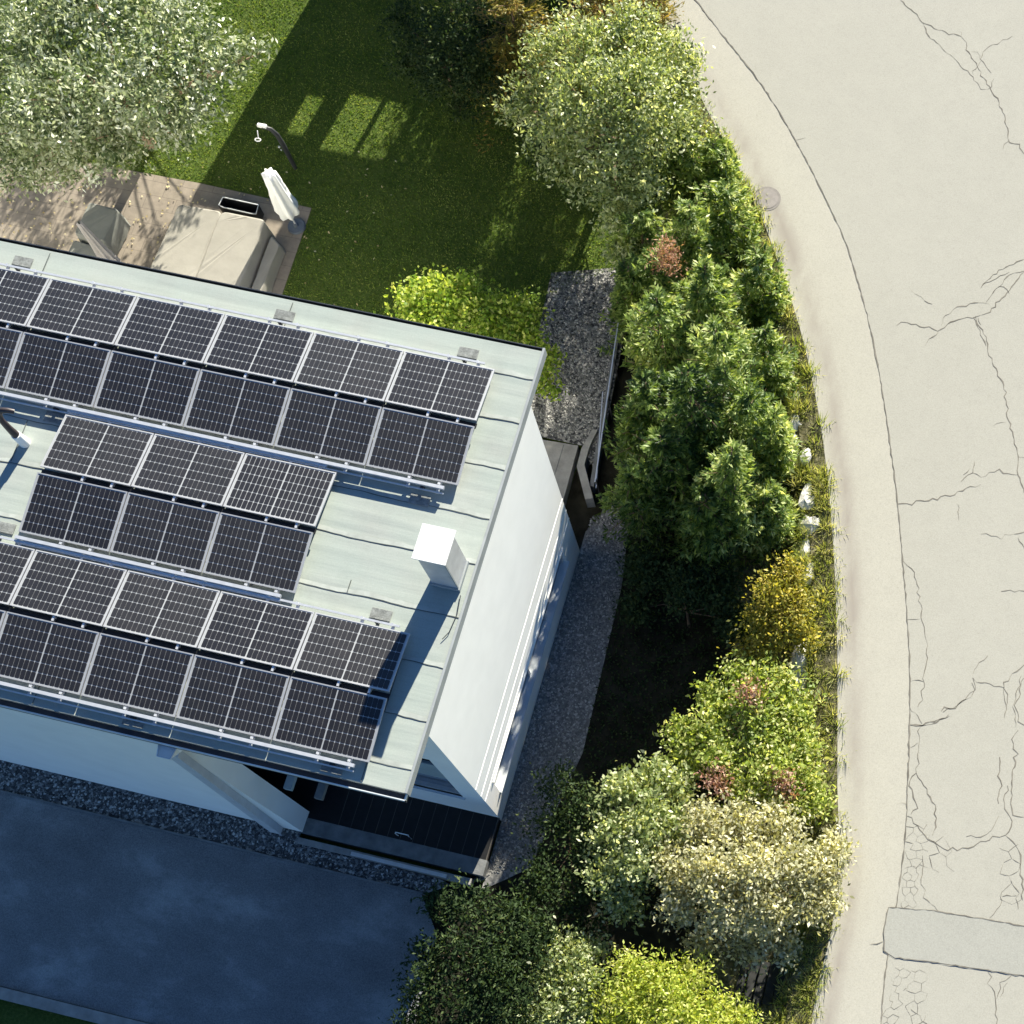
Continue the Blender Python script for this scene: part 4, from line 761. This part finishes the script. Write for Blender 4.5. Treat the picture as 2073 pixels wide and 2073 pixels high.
# ground litter in the shady bed
bed=[K(1180,1010,-.3),K(1170,1110,-.3),K(1100,1420,-.3),(2.2,-8),(5.5,-8),(5.2,-3),(4.2,1)]
X,Y=scatter(bed,260,rg); n=len(X); C0=np.stack([X,Y,np.full(n,-.26)+rg.random(n)*.06],1); U=rg.random(n)*.8
tag(npmesh('shade_ground_cover',leaves(C0,rg.normal(size=(n,3)),np.array([0,0,1.])+rg.normal(size=(n,3))*.4,.05+.05*rg.random(n),.03+.02*rg.random(n)),4,np.stack([U,U],1),'leaf_dark_shade'),'low dark ground cover between gravel path and shrubs','ground cover',kind='stuff')
# fallen leaves
fl=[(-17,7.3),(-12,7.35),(-10,7.3),(-10,6.6),(-12,6.4),(-12.1,3.0),(-17,3)]
X,Y=scatter(fl,14,rg); X2,Y2=scatter([(-13,8.6),(-9,9.5),(-6.5,9),(-7,2),(-8.6,2),(-9,7.4),(-12,7.5)],2.2,rg); X=np.concatenate([X,X2]);Y=np.concatenate([Y,Y2]); n=len(X)
C0=np.stack([X,Y,np.full(n,.045)],1); U=rg.random(n)
tag(npmesh('fallen_leaves',leaves(C0,rg.normal(size=(n,3))*[1,1,.15],np.array([0,0,1.])+rg.normal(size=(n,3))*.25,.05+.04*rg.random(n),.035+.02*rg.random(n)),4,np.stack([U,U],1),'leaf_fallen'),'dry fallen leaves scattered on patio and lawn','fallen leaves',kind='stuff')
# pebbles
def pebbles(name,poly,dens,z,label,rng,sz=.03,bias=0,mat='pebble'):
    X,Y=scatter(poly,dens,rng); n=len(X); s=sz*(.6+.9*rng.random(n)); a=rng.random(n)*6.28; q=[]
    oc=np.array([[1,0,0],[0,1,0],[-1,0,0],[0,-1,0],[0,0,1]],float); F_=[(0,1,4),(1,2,4),(2,3,4),(3,0,4)]
    ca,sa=np.cos(a),np.sin(a); V=np.zeros((n,5,3))
    for k,(ox,oy,oz) in enumerate(oc):
        jx=ox*(1.2+.3*rng.random(n)); jy=oy*(.8+.3*rng.random(n)); V[:,k,0]=X+(jx*ca-jy*sa)*s+(rng.normal(size=n)*.35*s if k==4 else 0); V[:,k,1]=Y+(jx*sa+jy*ca)*s+(rng.normal(size=n)*.35*s if k==4 else 0); V[:,k,2]=z+oz*s*.75
    T=np.stack([V[:,list(f)] for f in F_],1).reshape(-1,3,3); U=np.repeat(np.clip(rng.random(n)**1.6+bias,0,.99),4); tag(npmesh(name,T,3,np.stack([U,U],1),mat),label,'gravel',kind='stuff')
pebbles('gravel_bed_stones',[(-13,-7.95),(-4.3,-7.95),(-4.2,-8.2),(-.9,-8.25),(-1.1,-8.55),(-13,-8.52)],650,-.04,'dark gravel stones in the strip below the house wall',rg,.026)
pebbles('gravel_path_stones',[(0.05,0.9),(1.0,1.2),K(1180,1000,-.3),K(1170,1100,-.3),K(1095,1420,-.3),K(1000,1640,-.3),(-.9,-8.3),(.05,-8)],750,-.262,'grey gravel stones of the path beside the house',rg,.021,0,'pebble_mid')
pebbles('gravel_yard_stones',[K(1045,520),K(1160,508),K(1178,600),(-.15,1.9),(-.6,2.6),(-1.6,2.6),(-2.3,.5),K(1005,700)],700,.01,'mixed gravel stones of the yard behind the house',rg,.022,0,'pebble_mid')

plant('shrub','added dark shrub beneath the grey-green tree, shading the gravel yard','shrub',(-1.6,9.3,0),[(-3.2,9.6,1.3,.6),(-2.3,9.4,1.3,.7),(-1.3,9.3,1.35,.7),(-.4,9.0,1.4,.65),(-1.8,9.6,2.0,.5),(-.7,9.3,2.1,.5)],'leaf_dark_shade',7000,.11,48,part='foliage',r0=.03,per=20)  # mostly hidden, added to block low sun from the gravel yard

plant('garden_tree','pale leafy garden tree north of the silvery tree','tree',(-14.5,12.6,0),[(-17.2,11.8,2.3,.7),(-16.2,12.1,3.0,.6),(-15.2,12,2.5,.65),(-14.2,12.2,3.1,.5),(-13.4,12,2.3,.5),(-12.6,12.3,3.2,.45),(-11.2,12.2,3.0,.5),(-10.5,12,2.55,.42),(-10.9,12.1,3.35,.4),(-18.3,11.5,2.8,.8)],'leaf_silver',5200,.14,49,r0=.05,per=14,aspect=.45)

sheet('pit_floor',[(-.66,-.02),(.0,-.02),(.05,.95),(.3,1.15),(.1,1.9),(-.3,2.6),(-.64,2.4)],-.335,'soil_dark')
